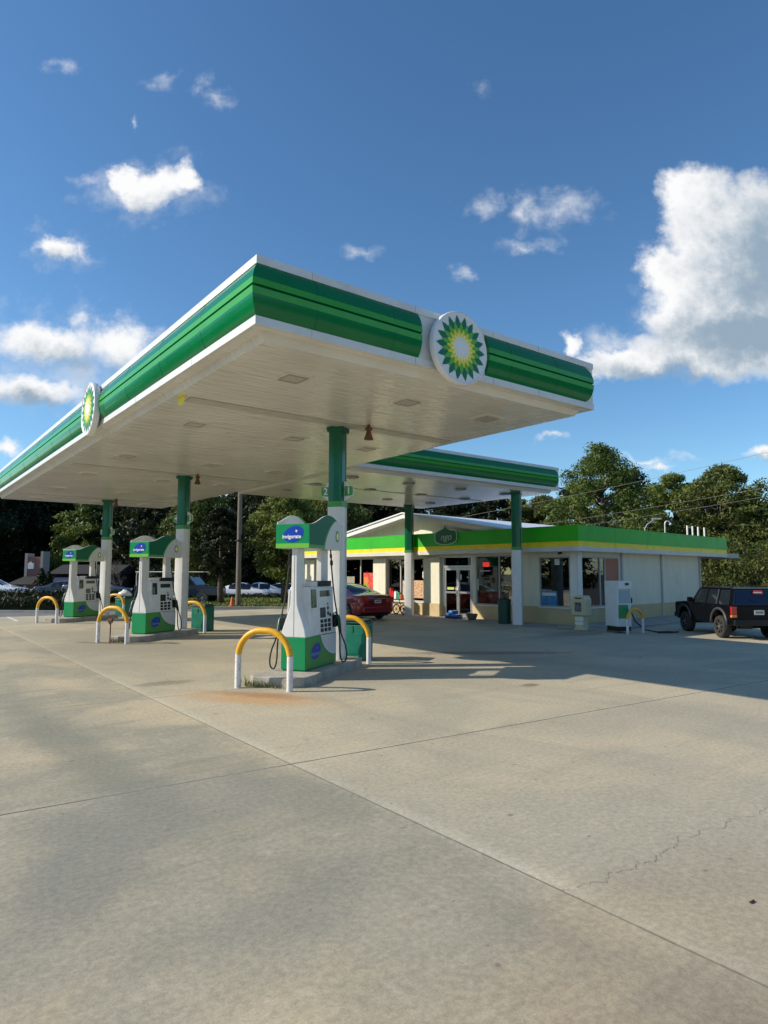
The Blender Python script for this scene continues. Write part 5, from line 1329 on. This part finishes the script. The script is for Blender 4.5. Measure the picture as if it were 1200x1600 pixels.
# parked cars beyond the hedge
for px_, dd, rz_, lab, pt_ in ((338, 43, 15, 'white car beyond the hedge, nearest the middle column', carwht), (402, 43, 25, 'white car beyond the hedge, just behind the utility pole', carwht), (478, 43.5, 20, 'dark car beyond the hedge, behind the tree trunk', cardrk), (452, 43, 200, 'white car beyond the hedge, right of the utility pole', carwht),
                               (-62, 37, 20, 'silver white car beyond the hedge at the far left edge', carwht), (62, 42, 25, 'dark car beyond the hedge in front of the brick sign tower', cardrk), (110, 40, 10, 'dark car beyond the hedge left of the farthest pump', cardrk)):
    x, y, z = at(px_, dd); sedan(lab, (x, y, z), YAW*-1*0+R(rz_)-R(20)+R(-37), pt_, 'cars parked beyond the hedges', detail=False)
# pickup with a ladder rack
def pickup():
    s = U; x, y, z = at(222, 35); t = thing('pickup_truck', 'dark blue pickup truck with a white ladder rack, between the farthest column and middle pump', 'pickup truck', (x, y, z), R(-42))
    pb = mat('dark blue truck paint', (.01, .02, .05), .25, coat=1.0)
    b = MB(); b.prism([(s*a_, s*c_) for a_, c_ in ((0, .5), (5.3, .5), (5.3, .95), (5.2, 1.05), (4.0, 1.12), (3.55, 1.62), (3.4, 1.68), (2.2, 1.68), (2.05, 1.1), (0, 1.1))], 1, -s*.92, s*.92); b.build('body', pb, t, bevel=.03)
    for sg in (-1, 1):
        y0, y1 = sorted((s*sg*.921, s*sg*.926)); g_ = MB(); g_.prism([(s*a_, s*c_) for a_, c_ in ((2.3, 1.12), (3.85, 1.12), (3.48, 1.55), (2.38, 1.55))], 1, y0, y1); g_.build('side_window', carglass, t)
        for wx in (.95, 4.4): wheel(t, wx, sg*.82, .37, .24, sg, rim, s)
    r_ = MB()
    for sg in (-1, 1):
        for wx in (.1, 1.9): r_.tube([(s*wx, s*sg*.8, s*1.1), (s*wx, s*sg*.8, s*1.85), (s*(wx+.1), s*sg*.75, s*1.95)], .022, 8)
        r_.tube([(s*0, s*sg*.75, s*1.95), (s*4.2, s*sg*.75, s*1.95)], .024, 8)
    for wx in (.2, 2.0, 3.6): r_.tube([(s*wx, -s*.75, s*1.95), (s*wx, s*.75, s*1.95)], .02, 8)
    r_.build('ladder_rack', trimw, t)
pickup()

# brick restaurant tower and low building at far left
def tower():
    x, y, z = at(60, 46); s = 1.0
    t = thing('brick_sign_tower', 'red brick sign tower with two pale posts and a white square sign', 'building', (x, y, z), R(-38))
    t.scale = (.74, .74, .95)
    b = MB(); b.box(-.62, .62, -.5, .5, 0, 3.25); b.build('brick_panel', brick, t)
    for sg in (-1, 1):
        p = MB(); x0, x1 = sorted((sg*.62, sg*.86)); p.box(x0, x1, -.6, .6, 0, 3.65 if sg > 0 else 3.5); p.build('post', mat('pale stone post', (.42, .36, .32), .8), t)
    q = MB(); q.box(-.50, .02, -.66, -.501, 2.35, 2.78); q.prism([(-.42, 2.78), (-.28, 2.92), (-.15, 2.78)], 1, -.64, -.52); q.build('sign_box', white_clean, t, bevel=.02)
    r_ = MB(); r_.add([(-1.9, -1.8, 1.25), (.55, -1.8, 1.25), (.55, -.51, 1.85), (-.75, -.51, 1.85)], [(0, 1, 2, 3)]); r_.box(-1.9, .55, -1.84, -1.8, 1.16, 1.26); r_.build('awning_roof', mat('dark shingle', (.02, .023, .02), .8, var=.2), t)
    c_ = MB(); c_.box(-.9, -.7, -1.7, -1.5, -.1, 1.16); c_.box(-1.75, -1.6, -1.7, -1.5, -.1, 1.16); c_.build('awning_post', brick, t)
    x, y, z = at(150, 49); t = thing('low_brick_building', 'low dark brick building with a blue awning, half hidden behind the farthest pump', 'building', (x, y, z), R(-38))
    b = MB(); b.box(-3.2, 1.6, 0, 4, -.5, 1.9); b.build('wall', mat('dark brick wall', (.05, .028, .022), .9, var=.3, vscale=4), t)
    r_ = MB(); r_.prism([(-.3, 1.901), (4.3, 1.901), (2.0, 2.6)], 0, -3.4, 1.8); r_.build('roof', mat('dark shingle roof', (.022, .022, .022), .9), t)
    a_ = MB(); a_.add([(-2.8, -.8, 1.25), (-.4, -.8, 1.25), (-.4, -.002, 1.8), (-2.8, -.002, 1.8)], [(0, 1, 2, 3)]); a_.box(-2.8, -.4, -.83, -.8, 1.12, 1.26); a_.build('awning', mat('blue awning', (.01, .018, .06), .7), t)
    w_ = MB(); w_.box(.2, 1.3, -.03, -.002, .6, 1.4); w_.build('window', carglass, t)
tower()

# ------------------------------------------------------------------ trees
def tree_meshes(kind, seed, h, rx, leafm, nclump, nleaf, size, base=.22, cone=0.0, lean=0.0):
    r_ = random.Random(seed); tr = MB(); cr_ = MB()
    th = h*.86
    path = []; x = y = 0
    for k in range(8):
        path.append((x, y, th*k/7)); x += r_.gauss(0, .06*h/7); y += r_.gauss(0, .06*h/7)
    tr.tube(path, [h*.030*(1-.82*k/7)+.012 for k in range(8)], 10)
    clumps = []
    for k in range(nclump):
        u = (k+.5)/nclump; zz = base+(1-base)*u**.85
        prof_ = math.sin(PI*min(1, (u*.86+.14)))**.62 if not cone else (1-u)**.75*.95+.12
        a = k*2.399+r_.uniform(-.5, .5); q = rx*prof_*math.sqrt(r_.uniform(.12, 1))*r_.uniform(.72, 1.14)
        cr0 = rx*r_.uniform(.20, .36)*(1-.25*u)
        c = (q*math.cos(a)+path[4][0], q*math.sin(a)+path[4][1], h*zz*(1-.0)+r_.gauss(0, .02*h)-cr0*.3)
        clumps.append((c, cr0))
        if q > rx*.25 and k % 2 == 0:
            z0 = max(h*base*.55, c[2]-q*.55); i0 = min(6, int(z0/th*7)); p0 = Vector(path[i0]).lerp(Vector(path[i0+1]), z0/th*7-i0); c_ = Vector(c)
            mid = p0.lerp(c_, .5)+Vector((0, 0, q*.06)); tr.tube([p0, mid, c_], [h*.011, h*.007, h*.003], 6)
    for c, q in clumps:
        leafcloud(cr_, c, (q*r_.uniform(.9, 1.3), q*r_.uniform(.9, 1.3), q*r_.uniform(.55, .8)), nleaf, size, r_, .45)
    return tr, cr_, leafm
def tree(kind, label, cat, loc, h, rx, leafm, seed, nclump=70, nleaf=150, size=.13, group=None, **kw):
    tr, cr_, lm = tree_meshes(kind, seed, h, rx, leafm, nclump, nleaf, size, **kw)
    t = thing(kind, label, cat, loc, 0, group); tr.build('trunk', bark, t, smooth=True); cr_.build('crown', lm, t)
    return t
def place(o, px_, dist, topy, rz=None):
    x, y, z = at(px_, dist); h = 1.6+(898-topy)/F_PX*dist-z
    return (x, y, z-.05), h
# verge trees in front
l, h = place(0, 447, 33.5, 768); tree('round_tree', 'bushy green tree right of the utility pole on the verge', 'tree', l, h, 1.85, leafA, 11, 95, 210, .075, base=.27)
l, h = place(0, 348, 33, 792); tree('small_tree', 'slender dark tree left of the utility pole on the verge', 'tree', l, h, 1.15, leafC, 12, 60, 170, .07, base=.30)
l, h = place(0, 318, 45, 770); tree('round_tree', 'dark green tree behind the middle pump column', 'tree', l, h, 3.1, leafA, 13, 90, 200, .11, base=.15)
l, h = place(0, 505, 46, 762); tree('round_tree', 'broad green tree behind the nearest column and pump', 'tree', l, h, 3.6, leafA, 14, 100, 200, .11, base=.12)
# left dark woodland row
protoD = []
for k in range(4):
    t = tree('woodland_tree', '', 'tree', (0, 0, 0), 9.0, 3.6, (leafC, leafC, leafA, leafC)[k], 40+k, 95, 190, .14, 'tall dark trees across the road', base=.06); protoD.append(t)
used = set()
D = [(-75, 55, 752, 0), (-25, 62, 742, 1), (22, 66, 760, 3), (62, 68, 752, 0), (100, 70, 768, 1), (138, 60, 788, 2), (160, 72, 772, 3), (205, 60, 775, 0), (240, 55, 782, 0), (262, 70, 770, 1), (300, 62, 796, 3), (345, 66, 798, 0), (385, 64, 756, 1), (425, 58, 754, 3), (470, 66, 752, 0), (520, 60, 756, 2), (560, 66, 762, 1), (600, 70, 760, 3), (-60, 80, 735, 2), (30, 84, 755, 1), (190, 85, 782, 1), (420, 84, 752, 2)]
DL = {0: 'tall dark tree across the road, in the wood behind the pumps', }
for n_, (px_, dd, ty, kd) in enumerate(D):
    l, h = place(0, px_, dd, ty); sc_ = h/9.0
    o = protoD[kd] if kd not in used else copy_tree(protoD[kd]); used.add(kd)
    o.location = Vector(l)*K; o.rotation_euler = (0, 0, n_*1.3); o.scale = (sc_*1.05, sc_*1.05, sc_)
    o['label'] = 'tall dark tree in the dense wood across the road behind the pumps' if px_ < 380 else 'dark green tree behind the shop roof and nearest pump, left half of the wood'
# unseen trees added round the site to darken glass reflections and block sky light
for n_, (az, dd, sc_) in enumerate(((108, 62, 1.15), (116, 55, 1.1), (123, 63, 1.2), (130, 56, 1.1), (137, 62, 1.2), (144, 56, 1.05), (151, 62, 1.15), (158, 57, 1.1), (165, 63, 1.2), (173, 58, 1.1), (182, 64, 1.2), (192, 60, 1.1), (-12, 62, 1.2), (-20, 56, 1.1), (-28, 63, 1.2), (-36, 57, 1.1), (-45, 62, 1.15), (-55, 60, 1.1))):
    o = copy_tree(protoD[(0, 1, 3, 2)[n_ % 4]]); o.location = (dd*math.cos(R(az))*K, dd*math.sin(R(az))*K, -.5); o.rotation_euler = (0, 0, n_*1.7); sc_ *= 1.0 if 118 < az < 178 else 1.5; o.scale = (sc_*1.1, sc_*1.1, sc_)
    o['label'] = 'added unseen dark tree beyond the frame, dimming reflections and sky light'
# low understory behind the hedge line closing the wood's foot
for k, (px_, dd) in enumerate(((-20, 54), (95, 56), (130, 55), (185, 52), (250, 52), (300, 56), (360, 57), (420, 57), (480, 57), (530, 54), (575, 52))):
    x, y, z = at(px_, dd); b = MB(); r_ = random.Random(90+k)
    for q in range(16): leafcloud(b, (r_.uniform(-2.1, 2.1), r_.uniform(-.8, .8), r_.uniform(.4, 2.0)), (.9, .8, .7), 150, .12, r_)
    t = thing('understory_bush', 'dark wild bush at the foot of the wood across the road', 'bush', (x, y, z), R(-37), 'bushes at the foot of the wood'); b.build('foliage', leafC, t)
    b = MB()
    for q in range(5): b.tube([(r_.uniform(-1, 1)*.3, 0, 0), (r_.uniform(-1.5, 1.5), r_.uniform(-.5, .5), 1.2)], [.04, .015], 6)
    b.build('stems', bark, t)
# bare branches behind farthest column
b = MB(); r_ = random.Random(5)
def twig(p, d, l, r0, dep):
    q = p+d*l; b.tube([p, p.lerp(q, .5)+Vector((r_.gauss(0, l*.05), r_.gauss(0, l*.05), 0)), q], [r0, r0*.8, r0*.55], 5)
    if dep:
        for _ in range(3): twig(p.lerp(q, r_.uniform(.5, 1)), (d+Vector((r_.gauss(0, .45), r_.gauss(0, .45), r_.gauss(-.05, .3)))).normalized(), l*.66, r0*.55, dep-1)
for k in range(3): twig(Vector((0, 0, 0)), Vector((r_.gauss(0, .4), r_.gauss(0, .4), 1)).normalized(), 1.5, .05, 4)
x, y, z = at(192, 44); o = b.build('bare_tree', mat('dead wood', (.17, .14, .11), .9), None, loc=(x, y, z)); tag(o, 'small leafless tree behind the pickup truck', 'tree')
# conical shrubs in front of the sign tower
for px_, w_, ty, lab in ((68, .62, 893, 'taller dark conical evergreen shrub in front of the brick sign tower'), (79, .5, 899, 'shorter dark conical evergreen shrub right of the brick sign tower')):
    l, h = place(0, px_, 43.5, ty); r_ = random.Random(px_); b = MB()
    for q in range(14):
        u = q/13; leafcloud(b, (0, 0, .15+h*.9*u), (w_*(1-u)**.6+.08, w_*(1-u)**.6+.08, h*.09), 150, .07, r_)
    t = thing('conical_shrub', lab, 'shrub', l, 0); b.build('foliage', leafH, t); b = MB(); b.tube([(0, 0, 0), (0, 0, h*.8)], .05, 6); b.build('stem', bark, t)

# right hand trees behind the shop
RT = [(945, 50, 700, 4.3, leafA, 1, 'big round topped tree rising highest behind the shop'), (1128, 47, 728, 3.6, leafB, 2, 'tall loose tree behind the roof vent pipes, right of the tallest tree'), (1050, 54, 742, 2.8, leafA, 3, 'medium tree between the tallest tree and the tree behind the vent pipes'),
      (852, 56, 778, 2.8, leafB, 4, 'lower tree left of the tallest tree behind the shop'), (1200, 45, 790, 2.8, leafB, 5, 'dark tree at the right edge of the picture above the black car'), (800, 60, 780, 2.8, leafA, 6, 'low tree behind the shop just right of the rear canopy column'),
      (740, 60, 770, 2.9, leafC, 7, 'dark tree behind the white gable roof'), (680, 62, 765, 3.0, leafC, 8, 'dark tree behind the gable peak'), (900, 62, 760, 3.4, leafC, 9, 'dark tree behind and left of the tallest tree'), (990, 60, 735, 3.6, leafC, 10, 'dark tree filling behind the tallest tree'),
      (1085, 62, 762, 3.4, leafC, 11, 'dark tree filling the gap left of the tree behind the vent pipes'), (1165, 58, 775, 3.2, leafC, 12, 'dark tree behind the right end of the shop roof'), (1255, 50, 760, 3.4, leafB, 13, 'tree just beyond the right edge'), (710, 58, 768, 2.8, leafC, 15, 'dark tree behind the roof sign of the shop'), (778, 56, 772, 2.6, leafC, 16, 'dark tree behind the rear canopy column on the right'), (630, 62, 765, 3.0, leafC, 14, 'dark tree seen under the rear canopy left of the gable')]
for px_, dd, ty, rx_, lm, sd_, lab in RT:
    l, h = place(0, px_, dd, ty); big = sd_ < 6
    tree('leafy_tree', lab, 'tree', l, h, rx_, lm, 200+sd_, 120 if big else 70, 230 if big else 160, .105 if big else .14, 'trees behind the shop', base=.12)
for k, (px_, dd, w_) in enumerate(((1105, 42, 2.4), (1150, 40, 2.4), (1205, 38, 2.4), (1260, 36, 2.4), (1060, 46, 2.4))):
    x, y, z = at(px_, dd); b = MB(); r_ = random.Random(130+k)
    for q in range(26): leafcloud(b, (r_.uniform(-w_, w_), r_.uniform(-.8, .8), r_.uniform(.3, 3.4)), (.8, .8, .5), 150, .09, r_)
    t = thing('wild_bush', 'dense wild bush behind the black car and the shop side', 'bush', (x, y, z), R(-37), 'bushes behind the black car'); b.build('foliage', leafB, t)
    b = MB()
    for q in range(5): b.tube([(r_.uniform(-1, 1)*.3, 0, 0), (r_.uniform(-1.8, 1.8), r_.uniform(-.5, .5), 2.2)], [.05, .015], 6)
    b.build('stems', bark, t)

# overhead wires behind the shop (each runs on beyond the frame)
for (pa, da, ya), (pb, db, yb), lab in (((560, 44, 838), (1420, 28, 655), 'uppermost overhead wire behind the shop'), ((560, 44, 858), (1420, 28, 722), 'middle overhead wire behind the shop'), ((560, 44, 866), (1420, 28, 738), 'lowest overhead wire behind the shop')):
    A_ = Vector(at(pa, da)); B_ = Vector(at(pb, db)); A_.z = 1.6+(898-ya)/F_PX*da; B_.z = 1.6+(898-yb)/F_PX*db
    P = [A_.lerp(B_, k/24)+Vector((0, 0, -.35*4*(k/24)*(1-k/24))) for k in range(25)]
    b = MB(); b.tube(P, .008, 6); o = b.build('overhead_wire', wire, None, smooth=True); tag(o, lab, 'wire')
